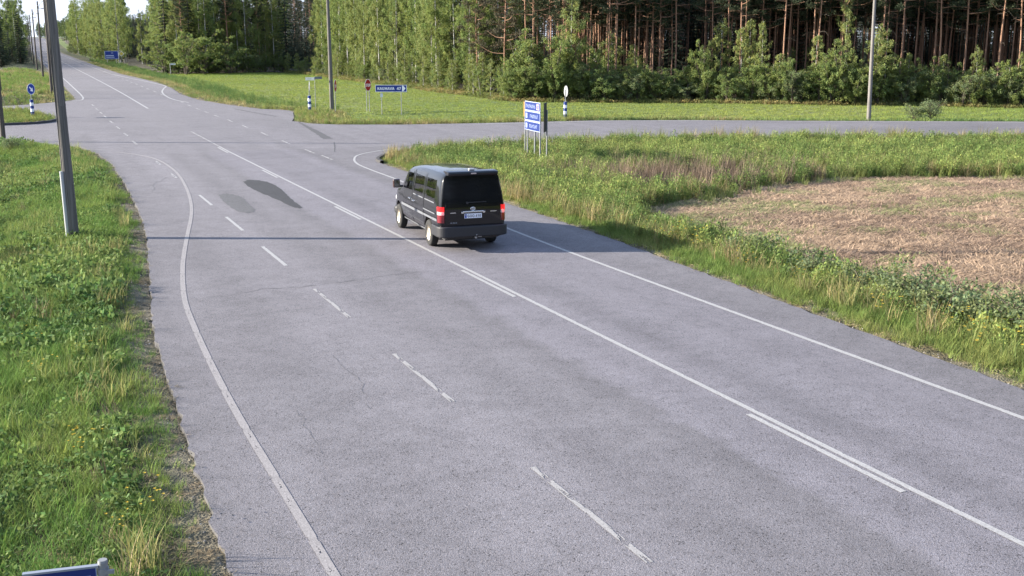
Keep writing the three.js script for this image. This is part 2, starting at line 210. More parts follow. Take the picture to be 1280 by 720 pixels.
// low black kerbs round the corner of the verge and round the traffic island
function kerb(pts, w, h) { const c = [...smooth(pts, 60)], P = [], I = []; const prof4 = [[-w / 2, -0.05], [-w * 0.36, h], [w * 0.36, h], [w / 2, -0.05]]; c.forEach(([x, z], i) => { const a = c[Math.max(0, i - 1)], b = c[Math.min(c.length - 1, i + 1)], dx = b[0] - a[0], dz = b[1] - a[1], L = Math.hypot(dx, dz); for (const [o, y] of prof4) P.push(x + (-dz / L) * o, prof(z) + y + (y > 0 ? 0.03 * (hash(i, 7) - 0.5) : 0), z + (dx / L) * o); if (i) for (let k = 0; k < 3; k++) { const q = (i - 1) * 4 + k; I.push(q, q + 1, q + 4, q + 1, q + 5, q + 4); } }); const g = new THREE.BufferGeometry(); g.setAttribute('position', new THREE.Float32BufferAttribute(P, 3)); g.setIndex(I); return toCreasedNormals(g, 0.6); }
part(road, 'kerb', kerb([[15.5, -51], [15.6, -52], [16.1, -53.3], [17, -54.7], [18.6, -56.3], [19.6, -56.7]], 0.22, 0.12), mat(lin(0.045, 0.044, 0.045), 0.9));
part(road, 'kerb', kerb([[-30, -83.3], [-1.7, -84.3], [0.4, -84.9], [1.6, -86.5], [2.15, -88.8], [2.05, -90.5], [1, -96], [-0.1, -101.4], [-1.3, -102.4], [-8, -99.2]], 0.25, 0.16), mat(lin(0.05, 0.05, 0.052), 0.9));

// ---------------------------------------------------------------- van
const carPaint = pmat(lin(0.003, 0.0035, 0.005), 0.3, { specularIntensity: 0.15, clearcoat: 1, clearcoatRoughness: 0.06 });
const pane = pmat(lin(0.42, 0.45, 0.46), 0.02, { transmission: 1, thickness: 0, ior: 1.5 });
const tint = pmat(lin(0.006, 0.007, 0.009), 0.06, { specularIntensity: 0.8 });
const chrome = mat(lin(0.75, 0.76, 0.78), 0.22, 1), rubber = mat(lin(0.018, 0.018, 0.018), 0.85), blackPlastic = mat(lin(0.022, 0.023, 0.026), 0.6), greyTrim = mat(lin(0.17, 0.18, 0.2), 0.4, 0.2);
{
  const van = thing('van', 'black passenger van with lit brake lights, driving away on the main road', 'van', [10.97, 0, -28.63], -3.6 * D2R); van.scale.set(1.085, 1.11, 1.125);
  // cross-section (half width, height); the tail leans forward above the belt, the bonnet and screen fall away at the front (-z)
  const sec = [[0, 0.3], [0.7, 0.3], [0.8, 0.34], [0.86, 0.48], [0.885, 0.72], [0.888, 0.95], [0.878, 1.06], [0.848, 1.28], [0.812, 1.5], [0.772, 1.7], [0.735, 1.81], [0.66, 1.885], [0.48, 1.935], [0.25, 1.957], [0, 1.962]];
  const roofZ = [-3.76, -3.7, -3.6, -3.3, -3.06, -2.9, -2.6, -2.35, -2.1, -1.6, -0.6, 0.5, 0.9, 1.0], roofY = [0.7, 0.84, 0.95, 1.06, 1.13, 1.28, 1.56, 1.76, 1.84, 1.9, 1.945, 1.96, 1.94, 1.93];
  const planZ = [-3.76, -3.72, -3.6, -3.35, -3.0, -2.4, 0.6, 0.82, 0.92, 0.95], planK = [0.72, 0.82, 0.9, 0.955, 0.985, 1, 1, 0.99, 0.965, 0.93];
  const roofAt = (z) => interp(z, roofZ, roofY), planAt = (z) => interp(z, planZ, planK);
  const yMap = (y, z) => { const r = roofAt(z); return r >= 1.07 ? (y <= 1.06 ? y : 1.06 + ((y - 1.06) * (r - 1.06)) / 0.902) : (y <= 0.48 ? y : 0.48 + ((y - 0.48) * (r - 0.48)) / 1.482); };
  const lean = (y, z) => -0.1 * Math.pow(sm(0.95, 2.0, y), 1.0) * clamp(z / 0.95) ** 3;
  const sideX = (y, z) => interp(y, sec.slice(3).map((s) => yMap(s[1], z)), sec.slice(3).map((s) => s[0])) * planAt(z);
  const lower = (y, z) => (y < 0.48 ? interp(y, [0.3, 0.34, 0.48], [0.7, 0.8, 0.86]) * planAt(z) : sideX(y, z));
  const tailZ = (y) => 0.95 + lean(y, 0.95);
  const stations = [-3.76, -3.74, -3.7, -3.64, -3.55, -3.4, -3.2, -3.05, -2.9, -2.75, -2.6, -2.45, -2.3, -2.1, -1.8, -1.4, -0.9, -0.4, 0.1, 0.5, 0.7, 0.8, 0.86, 0.9, 0.93, 0.95];
  const ring = [...sec.map((s) => [s[0], s[1]]), ...sec.slice(1, -1).reverse().map((s) => [-s[0], s[1]])], n = ring.length, P = [], U = [], I = [];
  stations.forEach((z, j) => { for (const [w, y0] of ring) { const y = yMap(y0, z); P.push(w * planAt(z), y, z + lean(y, z)); U.push(z, y); } if (j) for (let k = 0; k < n; k++) { const a = (j - 1) * n + k, b = (j - 1) * n + ((k + 1) % n); I.push(a, b, a + n, b, b + n, a + n); } });
  for (const [j, flip] of [[0, false], [stations.length - 1, true]]) { const o = j * n; for (let k = 1; k < sec.length - 1; k++) { const a = o + k, b = o + k + 1, c = o + (n - k) % n, d = o + (n - k - 1 + n) % n; const quad = k + 1 === sec.length - 1 ? [[a, b, c]] : [[a, b, c], [b, d, c]]; for (const t of quad) I.push(...(flip ? t : [t[0], t[2], t[1]])); } const t = [o, o + 1, o + n - 1]; I.push(...(flip ? t : [t[0], t[2], t[1]])); }
  let g = new THREE.BufferGeometry(); g.setAttribute('position', new THREE.Float32BufferAttribute(P, 3)); g.setAttribute('uv', new THREE.Float32BufferAttribute(U, 2)); g.setIndex(I); g.computeVertexNormals();
  const ev = new Evaluator(); ev.useGroups = false; let br = new Brush(g); br.updateMatrixWorld();
  for (const sx of [-1, 1]) for (const wz of [0, -2.985]) { const a = new Brush(new THREE.CylinderGeometry(0.405, 0.405, 0.36, 28).rotateZ(Math.PI / 2)); a.position.set(sx * 0.84, 0.36, wz); a.updateMatrixWorld(); br = ev.evaluate(br, a, SUBTRACTION); br.updateMatrixWorld(); }
  const cut = (w, h, d, x, y, z) => { const a = new Brush(new THREE.BoxGeometry(w, h, d)); a.position.set(x, y, z); a.updateMatrixWorld(); br = ev.evaluate(br, a, SUBTRACTION); br.updateMatrixWorld(); };
  cut(1.36, 0.98, 2.88, 0, 1.22, -0.94);                                           // the cabin
  for (const sx of [-1, 1]) { cut(0.5, 0.46, 0.5, sx * 0.8, 1.43, -1.86); cut(0.5, 0.48, 0.84, sx * 0.8, 1.45, -0.97); cut(0.5, 0.48, 0.78, sx * 0.8, 1.45, 0.09); }
  const bodyGeo = toCreasedNormals(br.geometry, 0.5);
  const body = part(van, 'body', bodyGeo, carPaint);
  const tess = (shape, e) => { let q = new THREE.ShapeGeometry(shape, 10); q.deleteAttribute('uv'); q.deleteAttribute('normal'); return new TessellateModifier(e, 8).modify(q); };
  const rr = (x0, y0, x1, y1, r) => { const s = new THREE.Shape(); s.moveTo(x0 + r, y0); s.lineTo(x1 - r, y0); s.quadraticCurveTo(x1, y0, x1, y0 + r); s.lineTo(x1, y1 - r); s.quadraticCurveTo(x1, y1, x1 - r, y1); s.lineTo(x0 + r, y1); s.quadraticCurveTo(x0, y1, x0, y1 - r); s.lineTo(x0, y0 + r); s.quadraticCurveTo(x0, y0, x0 + r, y0); return s; };
  const withHole = (shape, hole) => { shape.holes.push(new THREE.Path(hole.getPoints(8))); return shape; };
  const poly = (pts) => new THREE.Shape(pts.map((p) => new THREE.Vector2(...p)));
  function finish(q, side) { q.computeVertexNormals(); return toCreasedNormals(q, 0.5); }
  function sidePatch(shape, side, off = 0.005) { const q = tess(shape, 0.12), p = q.attributes.position; for (let i = 0; i < p.count; i++) { const z = p.getX(i), y = p.getY(i); p.setXYZ(i, side * (lower(y, z) + off), y, z + lean(y, z)); } return finish(q); }
  function tailPatch(shape, off = 0.005) { const q = tess(shape, 0.12), p = q.attributes.position; for (let i = 0; i < p.count; i++) { const x = p.getX(i), y = p.getY(i); p.setXYZ(i, x, y, tailZ(y) + off); } return finish(q); }
  for (const s of [-1, 1]) {
    const dz = poly([[-2.56, 0.37], [-2.5, 0.8], [-2.62, 1.16], [-2.28, 1.58], [-2.12, 1.72], [-1.52, 1.76], [-1.5, 0.37]]), fd = part(van, 'front_door', sidePatch(withHole(dz, poly([[-2.09, 1.22], [-2.09, 1.62], [-2.02, 1.65], [-1.63, 1.66], [-1.63, 1.22]])), s, 0.006), carPaint);
    part(fd, 'quarter_window', sidePatch(poly([[-2.5, 1.21], [-2.24, 1.5], [-2.13, 1.6], [-2.13, 1.2]]), s, 0.011), tint); part(fd, 'side_window', sidePatch(poly([[-2.1, 1.21], [-2.1, 1.62], [-2.03, 1.66], [-1.62, 1.67], [-1.62, 1.21]]), s, 0.0), pane);
    part(fd, 'door_handle', box(0.035, 0.035, 0.2, s * (lower(1.0, -1.75) + 0.02), 0.99, -1.72, 0.012), s < 0 ? chrome : blackPlastic);
    const sd = part(van, 'sliding_door', sidePatch(withHole(rr(-1.485, 0.37, -0.42, 1.79, 0.04), rr(-1.38, 1.22, -0.56, 1.68, 0.06)), s, 0.006), carPaint);
    part(sd, 'side_window', sidePatch(rr(-1.4, 1.2, -0.54, 1.7, 0.07), s, 0.0), pane);
    part(sd, 'window_trim', sidePatch(rr(-1.44, 1.14, -0.5, 1.165, 0.01), s, 0.013), greyTrim);
    part(sd, 'door_handle', box(0.035, 0.035, 0.18, s * (lower(1.0, -1.3) + 0.02), 0.97, -1.36, 0.012), chrome);
    part(van, 'rear_side_window', sidePatch(rr(-0.31, 1.2, 0.49, 1.7, 0.05), s, 0.002), pane);
    part(van, 'window_trim', sidePatch(rr(-0.36, 1.14, 0.5, 1.165, 0.01), s, 0.01), greyTrim);
    part(van, 'door_rail', sidePatch(rr(-0.4, 0.885, 0.62, 0.915, 0.01), s, 0.014), greyTrim);
    part(van, 'side_moulding', sidePatch(rr(-2.55, 0.73, -0.405, 0.795, 0.02), s, 0.022), greyTrim); part(van, 'side_moulding', sidePatch(rr(0.415, 0.73, 0.78, 0.795, 0.02), s, 0.018), greyTrim); part(van, 'side_moulding', sidePatch(rr(-0.39, 0.735, 0.4, 0.79, 0.02), s, 0.018), greyTrim);
    part(van, 'sill_trim', sidePatch(rr(-2.56, 0.345, -0.42, 0.385, 0.01), s, 0.014), greyTrim);
    const mir = part(van, 'wing_mirror', box(0.2, 0.24, 0.1, s * 1.05, 1.3, -2.5, 0.04), pmat(lin(0.05, 0.02, 0.018), 0.3, { clearcoat: 1 })); part(mir, 'mirror_arm', box(0.14, 0.06, 0.05, s * 0.93, 1.22, -2.5, 0.02), blackPlastic); part(mir, 'mirror_glass', box(0.15, 0.18, 0.006, s * 1.05, 1.3, -2.447), mat(lin(0.5, 0.52, 0.55), 0.05, 1));
    // tail lamps wrap the corner: stop lamp lit on top, clear in the middle, dark red below
    const lampSide = (y0, y1) => { const q = []; const w = 6; for (let i = 0; i <= w; i++) { const t = i / w, a = t * Math.PI / 2, x = 0.76 + 0.13 * Math.sin(a) ** 0.8 - 0.0, z = 0.975 - 0.17 * (1 - Math.cos(a)); q.push([x * 1.0, z]); } const PP = [], II = []; q.forEach(([x, z], i) => { PP.push(s * x, y0, z, s * x, y1, z + lean(y1, 0.95)); if (i) { const b = i * 2; II.push(b - 2, b, b - 1, b, b + 1, b - 1); } }); const last = q.length * 2; PP.push(s * 0.7, y0, 0.9, s * 0.7, y1, 0.9); II.push(0, last, 1, last, last + 1, 1); for (let i = 1; i < q.length; i++) { II.push(i * 2 - 1, i * 2 + 1, last + 1, i * 2 - 2, i * 2, last); } const gg = new THREE.BufferGeometry(); gg.setAttribute('position', new THREE.Float32BufferAttribute(PP, 3)); gg.setIndex(II); return toCreasedNormals(gg, 0.8); };
    const tl = part(van, 'tail_light', lampSide(0.71, 0.9), pmat(lin(0.16, 0.008, 0.015), 0.15, { clearcoat: 1 }));
    part(tl, 'reversing_lamp', lampSide(0.9, 0.98), pmat(lin(0.5, 0.42, 0.42), 0.12, { clearcoat: 1 }));
    part(tl, 'brake_lamp', lampSide(0.98, 1.1), new THREE.MeshPhysicalMaterial({ color: lin(0.45, 0.012, 0.015), roughness: 0.2, emissive: lin(1, 0.03, 0.03), emissiveIntensity: 0.16 }));
    const bl = new THREE.PointLight(lin(1, 0.1, 0.08), 0.02); bl.position.set(s * 0.83, 0.98, 1.03); bl.castShadow = true; van.add(bl);
    // wheels
    for (const wz of [0, -2.985]) {
      const wheel = new THREE.Group(); wheel.name = 'wheel'; wheel.position.set(s * 0.79, 0.335, wz); wheel.rotation.set(0.4, 0, 0); van.add(wheel);
      const tp = [[0.2, -0.1], [0.29, -0.1], [0.318, -0.085], [0.334, -0.05], [0.335, 0.05], [0.318, 0.085], [0.29, 0.1], [0.2, 0.1]].map(([r, y]) => new THREE.Vector2(r, y));
      part(wheel, 'tyre', new THREE.LatheGeometry(tp, 36).rotateZ(Math.PI / 2), rubber);
      const rimParts = [new THREE.LatheGeometry([[0, 0.05], [0.05, 0.06], [0.07, 0.04], [0.1, 0.03]].map(([r, y]) => new THREE.Vector2(r, y)), 20), new THREE.LatheGeometry([[0.16, 0.03], [0.19, 0.075], [0.215, 0.095], [0.222, 0.08], [0.2, 0.0]].map(([r, y]) => new THREE.Vector2(r, y)), 36)];
      for (let k = 0; k < 6; k++) rimParts.push(box(0.075, 0.035, 0.13, 0, 0.03, 0.13, 0.012).rotateY((k * Math.PI) / 3));
      const rg = merge(rimParts); rg.rotateZ(-s * Math.PI / 2);
      part(wheel, 'rim', rg, mat(lin(0.62, 0.56, 0.46), 0.4, 0.4)); part(wheel, 'brake_disc', new THREE.CylinderGeometry(0.19, 0.19, 0.02, 24).rotateZ(Math.PI / 2), mat(lin(0.06, 0.05, 0.045), 0.6, 0.5));
    }
  }
  // tail
  const gate = part(van, 'tailgate', tailPatch(rr(-0.72, 0.6, 0.72, 1.86, 0.12), 0.006), carPaint);
  part(gate, 'rear_window', tailPatch(poly([[-0.76, 1.2], [-0.66, 1.76], [-0.6, 1.82], [0.6, 1.82], [0.66, 1.76], [0.76, 1.2], [0.72, 1.15], [-0.72, 1.15]]), 0.012), tint);
  part(gate, 'handle_garnish', merge([box(0.54, 0.04, 0.05, 0, 0.965, 0.985, 0.012), box(0.07, 0.05, 0.045, -0.28, 0.945, 0.98, 0.012), box(0.07, 0.05, 0.045, 0.28, 0.945, 0.98, 0.012)]), chrome);
  const torus = (rx, ry, r) => new THREE.TorusGeometry(1, r, 8, 28).scale(rx, ry, 0.05);
  part(gate, 'emblem', merge([torus(0.06, 0.042, 0.13), torus(0.022, 0.04, 0.3), new THREE.TorusGeometry(1, 0.2, 8, 24).scale(0.042, 0.018, 0.05).translate(0, 0.016, 0)]).translate(0, 1.03, tailZ(1.03) + 0.012), chrome);
  const plateTex = canvasTex(256, 64, (c, w, h) => { c.fillStyle = '#dfe5f0'; c.fillRect(0, 0, w, h); c.fillStyle = '#1a3a9c'; c.fillRect(4, 4, 26, h - 8); c.fillStyle = '#f4e24a'; c.fillRect(12, 14, 10, 8); c.fillStyle = '#10131a'; c.font = 'bold 52px sans-serif'; c.textAlign = 'center'; c.textBaseline = 'middle'; c.fillText('GOO-410', 142, 35, 205); });
  const pl = part(gate, 'number_plate', box(0.46, 0.12, 0.012, 0, 0.86, 0.972, 0), mat(lin(0.5, 0.52, 0.56), 0.5)); const face = part(pl, 'plate_face', new THREE.PlaneGeometry(0.45, 0.11).translate(0, 0.86, 0.981), new THREE.MeshStandardMaterial({ map: plateTex, roughness: 0.45 }));
  part(gate, 'badge', box(0.15, 0.018, 0.006, -0.52, 0.945, 0.962), chrome); part(gate, 'badge', box(0.17, 0.018, 0.006, 0.54, 0.95, 0.962), chrome); part(gate, 'badge', merge([box(0.05, 0.03, 0.006, -0.57, 0.7, 0.962), box(0.05, 0.03, 0.006, -0.5, 0.7, 0.962), box(0.04, 0.03, 0.006, -0.44, 0.7, 0.962)]), greyTrim);
  const sp = part(van, 'roof_spoiler', (() => { const s = new THREE.Shape(); s.moveTo(0.6, 1.93); s.quadraticCurveTo(0.86, 1.965, 1.0, 1.925); s.quadraticCurveTo(1.03, 1.9, 1.0, 1.865); s.lineTo(0.82, 1.86); s.lineTo(0.6, 1.93); const q = new THREE.ExtrudeGeometry(s, { depth: 1.16, bevelEnabled: true, bevelSize: 0.02, bevelThickness: 0.07, bevelSegments: 3 }); q.translate(0, 0, -0.58); q.rotateY(-Math.PI / 2); return q; })(), carPaint);
  part(sp, 'high_brake_light', box(0.14, 0.03, 0.02, 0, 1.9, 1.035, 0.006), pmat(lin(0.5, 0.4, 0.38), 0.2, { clearcoat: 1 }));
  part(sp, 'spoiler_light', box(0.07, 0.025, 0.02, -0.52, 1.885, 1.02, 0.006), greyTrim); part(sp, 'spoiler_light', box(0.07, 0.025, 0.02, 0.52, 1.885, 1.02, 0.006), greyTrim);
  part(van, 'roof_camera', box(0.15, 0.05, 0.08, 0, 1.985, 0.86, 0.015), mat(lin(0.5, 0.5, 0.5), 0.4));
  const wiper = part(van, 'rear_wiper', merge([box(0.5, 0.016, 0.014, 0.1, 1.19, tailZ(1.19) + 0.03), new THREE.CylinderGeometry(0.03, 0.03, 0.04, 12).rotateX(Math.PI / 2).translate(-0.15, 1.18, tailZ(1.18) + 0.02)]), blackPlastic);
  const bumperShape = new THREE.Shape(); bumperShape.moveTo(-0.9, 0.42); bumperShape.lineTo(-0.905, 0.86); bumperShape.quadraticCurveTo(-0.88, 1.06, -0.68, 1.075); bumperShape.lineTo(0.68, 1.075); bumperShape.quadraticCurveTo(0.88, 1.06, 0.905, 0.86); bumperShape.lineTo(0.9, 0.42); bumperShape.lineTo(0.82, 0.42); bumperShape.lineTo(0.82, 0.8); bumperShape.lineTo(-0.82, 0.8); bumperShape.lineTo(-0.82, 0.42); bumperShape.lineTo(-0.9, 0.42);
  const bg = new THREE.ExtrudeGeometry(bumperShape, { depth: 0.2, bevelEnabled: true, bevelSize: 0.02, bevelThickness: 0.03, bevelSegments: 3, curveSegments: 8 }); bg.rotateX(Math.PI / 2).translate(0, 0.59, 0);
  part(van, 'rear_bumper', bg, mat(lin(0.018, 0.019, 0.023), 0.5));
  part(van, 'front_bumper', box(1.66, 0.26, 0.3, 0, 0.43, -3.62, 0.1), mat(lin(0.018, 0.019, 0.023), 0.5));
  for (const s of [-1, 1]) { part(van, 'headlight', box(0.34, 0.16, 0.16, s * 0.6, 0.76, -3.64, 0.05), pmat(lin(0.7, 0.7, 0.72), 0.1, { clearcoat: 1 })); }
  part(van, 'windscreen', (() => { const q = new THREE.PlaneGeometry(1.36, 0.86, 8, 6), p = q.attributes.position; for (let i = 0; i < p.count; i++) { const u = p.getX(i) / 0.68, t = p.getY(i) / 0.86 + 0.5, z = lerp(-3.0, -2.34, t); p.setXYZ(i, u * lerp(0.68, 0.6, t), interp(z, roofZ, roofY) - 0.02 * u * u + 0.012, z - 0.02); } q.computeVertexNormals(); return q; })(), tint);
  const fabric = mat(lin(0.06, 0.06, 0.065), 0.95);
  for (const [sx, sz] of [[-0.38, -1.75], [0.38, -1.75], [-0.4, -0.75], [0.05, -0.75], [-0.4, 0.2], [0.1, 0.2]]) { const seat = part(van, 'seat', merge([box(0.44, 0.66, 0.12, sx, 1.04, sz + 0.22, 0.04), box(0.46, 0.14, 0.46, sx, 0.8, sz, 0.04)]), fabric); part(seat, 'headrest', box(0.26, 0.17, 0.09, sx, 1.46, sz + 0.25, 0.03), fabric); }
  part(van, 'steering_wheel', new THREE.TorusGeometry(0.18, 0.018, 8, 24).rotateX(-0.6).translate(-0.38, 1.14, -2.15), blackPlastic);
  part(van, 'tow_hitch', merge([box(0.06, 0.06, 0.22, 0.05, 0.33, 0.95, 0.015), new THREE.SphereGeometry(0.03, 12, 8).translate(0.05, 0.4, 1.07), box(0.1, 0.05, 0.05, 0.16, 0.35, 1.0, 0.01)]), mat(lin(0.35, 0.35, 0.36), 0.4, 0.7));
  part(van, 'underbody', box(1.3, 0.14, 4.2, 0, 0.3, -1.4), blackPlastic);
  for (const z of [0, -2.985]) part(van, 'axle', box(1.4, 0.08, 0.08, 0, 0.33, z), blackPlastic);
}

// ---------------------------------------------------------------- poles
const woodTex = dataTex(512, (i, j) => { const g = fbm(i / 7, j / 90, 71, 4), k = vnoise(i / 2.5, j / 140, 75), c = vnoise(i / 3, j / 200, 79) > 0.82 ? 0.55 : 1; const v = (0.62 + 0.7 * (g - 0.5) + 0.3 * (k - 0.5)) * c; return [v, v * 0.97, v * 0.93]; });
const woodGrey = (r, g, b) => new THREE.MeshStandardMaterial({ color: lin(r, g, b), map: woodTex, roughness: 0.92, bumpMap: woodTex, bumpScale: 0.01 });
const timber = woodGrey(0.21, 0.203, 0.195), timberDark = woodGrey(0.15, 0.132, 0.115), steel = mat(lin(0.42, 0.43, 0.44), 0.42, 0.75), lampGrey = mat(lin(0.3, 0.31, 0.33), 0.5, 0.3);
function lampPole(x, z, H, r, label, { lean = [0, 0], arm = true, m = timber, group, name = 'street_lamp', category = 'street lamp' } = {}) {
  const o = thing(name, label, category, [x, land(x, z) - 0.1, z], 0, group); o.rotation.set(lean[1], 0, lean[0]);
  const g = cyl(r, r * 0.62, H, 14); const uv = g.attributes.uv; for (let i = 0; i < uv.count; i++) uv.setXY(i, uv.getX(i) * 0.8, (uv.getY(i) * H) / 4); part(o, 'pole', g, m); part(o, 'pole_cap', cyl(r * 0.66, 0.02, 0.1, 14, 0, H), steel);
  if (arm) { const c = new THREE.CatmullRomCurve3([[0.05, H - 1.1, 0], [0.25, H - 0.5, 0], [0.7, H + 0.05, 0], [1.5, H + 0.22, 0]].map((p) => new THREE.Vector3(...p))); const a = part(o, 'arm', new THREE.TubeGeometry(c, 14, 0.035, 8), steel); part(a, 'lamp_head', merge([box(0.72, 0.12, 0.26, 1.8, H + 0.24, 0, 0.05)]), lampGrey); part(a, 'lamp_glass', box(0.42, 0.05, 0.2, 1.86, H + 0.165, 0, 0.02), pmat(lin(0.7, 0.7, 0.68), 0.3)); for (const y of [H - 0.6, H - 1.1]) part(o, 'clamp', cyl(r * 0.7, r * 0.7, 0.06, 14, 0, y), steel); }
  return o;
}
const nearPole = lampPole(0.98, -34.11, 11, 0.165, 'weathered wooden lamp pole with metal cable guard, standing in the long grass', { lean: [0.012, 0] });
part(nearPole, 'cable_guard', new THREE.CylinderGeometry(0.06, 0.06, 2.1, 10).translate(-0.15, 1.1, 0.07), mat(lin(0.42, 0.44, 0.46), 0.5, 0.5)); part(nearPole, 'cable', cyl(0.015, 0.015, 8, 6, -0.13, 2.1, 0.07), blackPlastic);
lampPole(-1.3, -70.7, 8.2, 0.15, 'wooden utility pole at the corner of the minor road', { arm: false, m: timberDark, name: 'utility_pole', category: 'pole' });
lampPole(-2.14, -125.6, 9, 0.13, 'thin wooden utility pole in grass behind the traffic island', { arm: false, m: timberDark, name: 'utility_pole', category: 'pole' });
lampPole(3.45, -119.5, 10.5, 0.15, 'wooden utility pole at the mouth of the minor road', { arm: false, m: timberDark, name: 'utility_pole', category: 'pole' });
for (const [x, z] of [[2.79, -129], [2.83, -178], [2.7, -226], [2.7, -275], [2.7, -324], [2.7, -375], [2.7, -430]]) lampPole(x, z, 11, 0.16, 'wooden street lamp pole in the row along the far main road', { m: timberDark, group: 'lamp poles along the far road', lean: [R(-0.01, 0.01), R(-0.01, 0.01)] });
lampPole(24.43, -94.8, 11, 0.19, 'tall wooden pole beside the stop sign on the grass corner', { arm: false, name: 'utility_pole', category: 'pole', lean: [0.006, 0] });
lampPole(59.96, -67.9, 11, 0.165, 'tall grey pole between the side road and the crop field', { arm: false, name: 'utility_pole', category: 'pole', m: woodGrey(0.3, 0.29, 0.28), lean: [0.022, 0] });

// ---------------------------------------------------------------- signs
const galv = mat(lin(0.24, 0.25, 0.26), 0.6, 0.3), signBack = mat(lin(0.3, 0.31, 0.32), 0.55, 0.4), blueEdge = mat(lin(0.015, 0.035, 0.16), 0.5);
function board(parent, name, w, h, tex, y, back = signBack, shape) { // face towards local +z
  const b = part(parent, name, box(w, h, 0.025, 0, y, 0), back); const f = new THREE.PlaneGeometry(w - 0.006, h - 0.006).translate(0, y, 0.0155); part(b, 'sign_face', f, new THREE.MeshStandardMaterial({ map: tex, roughness: 0.45 })); return b;
}
const post = (parent, x, h, z = -0.04, r = 0.03) => part(parent, 'post', cyl(r, r, h, 10, x, -0.2, z), galv);
function turnTo(nx, nz) { return Math.atan2(nx, nz); }
function place(name, label, category, x, z, nx, nz, group) { return thing(name, label, category, [x, land(x, z), z], turnTo(nx, nz), group); }
const txt = (c, s, x, y, size, color = '#fff', font = 'bold', max) => { c.fillStyle = color; c.font = `${font} ${size}px sans-serif`; c.textAlign = 'center'; c.textBaseline = 'middle'; c.fillText(s, x, y, max); };
{ // KAUHAVA 47
  const s = place('direction_sign', 'blue direction sign reading KAUHAVA 47 with white arrow point, on two posts', 'sign', 27.9, -88.7, -0.36, 0.93);
  const tex = canvasTex(1024, 230, (c, w, h) => { c.fillStyle = '#fff'; c.fillRect(0, 0, w, h); c.fillStyle = '#0b2f86'; c.fillRect(12, 12, w - 24, h - 24); txt(c, 'KAUHAVA', 340, 118, 128, '#fff', 'bold', 560); txt(c, '47', 765, 118, 128); c.fillStyle = '#fff'; c.beginPath(); c.moveTo(870, 20); c.lineTo(905, 20); c.lineTo(985, 115); c.lineTo(905, 210); c.lineTo(870, 210); c.fill(); });
  board(s, 'panel', 2.6, 0.58, tex, 2.15); post(s, -0.8, 2.6); post(s, 0.82, 2.6);
  const pl = part(s, 'small_plate', box(0.22, 0.3, 0.02, -0.8, 1.6, 0.01), mat(lin(0.62, 0.66, 0.68), 0.5));
}
function octagon(tex, name, label, x, z, nx, nz, legs) { const s = place(name, label, 'stop sign', x, z, nx, nz); const sh = (r) => new THREE.Shape([...Array(8)].map((_, k) => new THREE.Vector2(r * Math.cos((k + 0.5) * Math.PI / 4), r * Math.sin((k + 0.5) * Math.PI / 4)))); const pl = part(s, 'panel', new THREE.ExtrudeGeometry(sh(0.54), { depth: 0.025, bevelEnabled: false }).translate(0, 2.3, -0.0125), signBack); const f = new THREE.ShapeGeometry(sh(0.537)); const p = f.attributes.position; for (let i = 0; i < p.count; i++) f.attributes.uv.setXY(i, p.getX(i) / 1.06 + 0.5, p.getY(i) / 1.06 + 0.5); part(pl, 'sign_face', f.translate(0, 2.3, 0.0165), new THREE.MeshStandardMaterial({ map: tex, roughness: 0.45 })); for (const lx of legs) post(s, lx, 2.5); return s; }
const stopTex = canvasTex(256, 256, (c, w) => { c.fillStyle = '#fff'; c.fillRect(0, 0, w, w); c.fillStyle = '#a81220'; const r = 122; c.beginPath(); for (let k = 0; k < 8; k++) c.lineTo(128 + r * Math.cos((k + 0.5) * Math.PI / 4), 128 + r * Math.sin((k + 0.5) * Math.PI / 4)); c.fill(); txt(c, 'STOP', 128, 132, 84, '#fff', 'bold', 190); });
octagon(stopTex, 'stop_sign', 'red octagonal STOP sign on two posts next to the KAUHAVA sign', 27.0, -92.4, 0.7, 0.72, [-0.2, 0.28]);
octagon(stopTex, 'stop_sign', 'red STOP sign seen almost edge-on beside the tall wooden pole', 23.95, -91.6, 0.9, 0.43, [0]);
{ // street name blades
  const s = place('street_name_sign', 'thin post with two street name blades, one pale, one grey, by the wooden pole', 'sign', 23.1, -95.2, -0.3, 0.95); post(s, 0, 3.0, 0, 0.025);
  const t = canvasTex(256, 48, (c, w, h) => { c.fillStyle = '#e9ead8'; c.fillRect(0, 0, w, h); c.fillStyle = '#777'; for (let k = 0; k < 9; k++) c.fillRect(60 + k * 14, 20, 9, 9); });
  const a = new THREE.Group(); a.name = 'pale_blade'; a.rotation.y = -0.1; s.add(a); board(a, 'blade', 0.75, 0.26, t, 2.75).parent.position.set(-0.42, 0, 0); const b = new THREE.Group(); b.name = 'grey_blade'; b.rotation.y = 1.0; b.position.set(0.3, 0.08, 0.1); s.add(b); part(b, 'blade', box(1.1, 0.2, 0.025, 0, 2.75, 0), mat(lin(0.14, 0.17, 0.22), 0.5));
}
const bandTex = canvasTex(64, 512, (c, w, h) => { const n = 5; for (let k = 0; k < n; k++) { c.fillStyle = k % 2 ? '#e8ecf2' : '#0c2f78'; c.fillRect(0, (k * h) / n, w, h / n + 1); } });
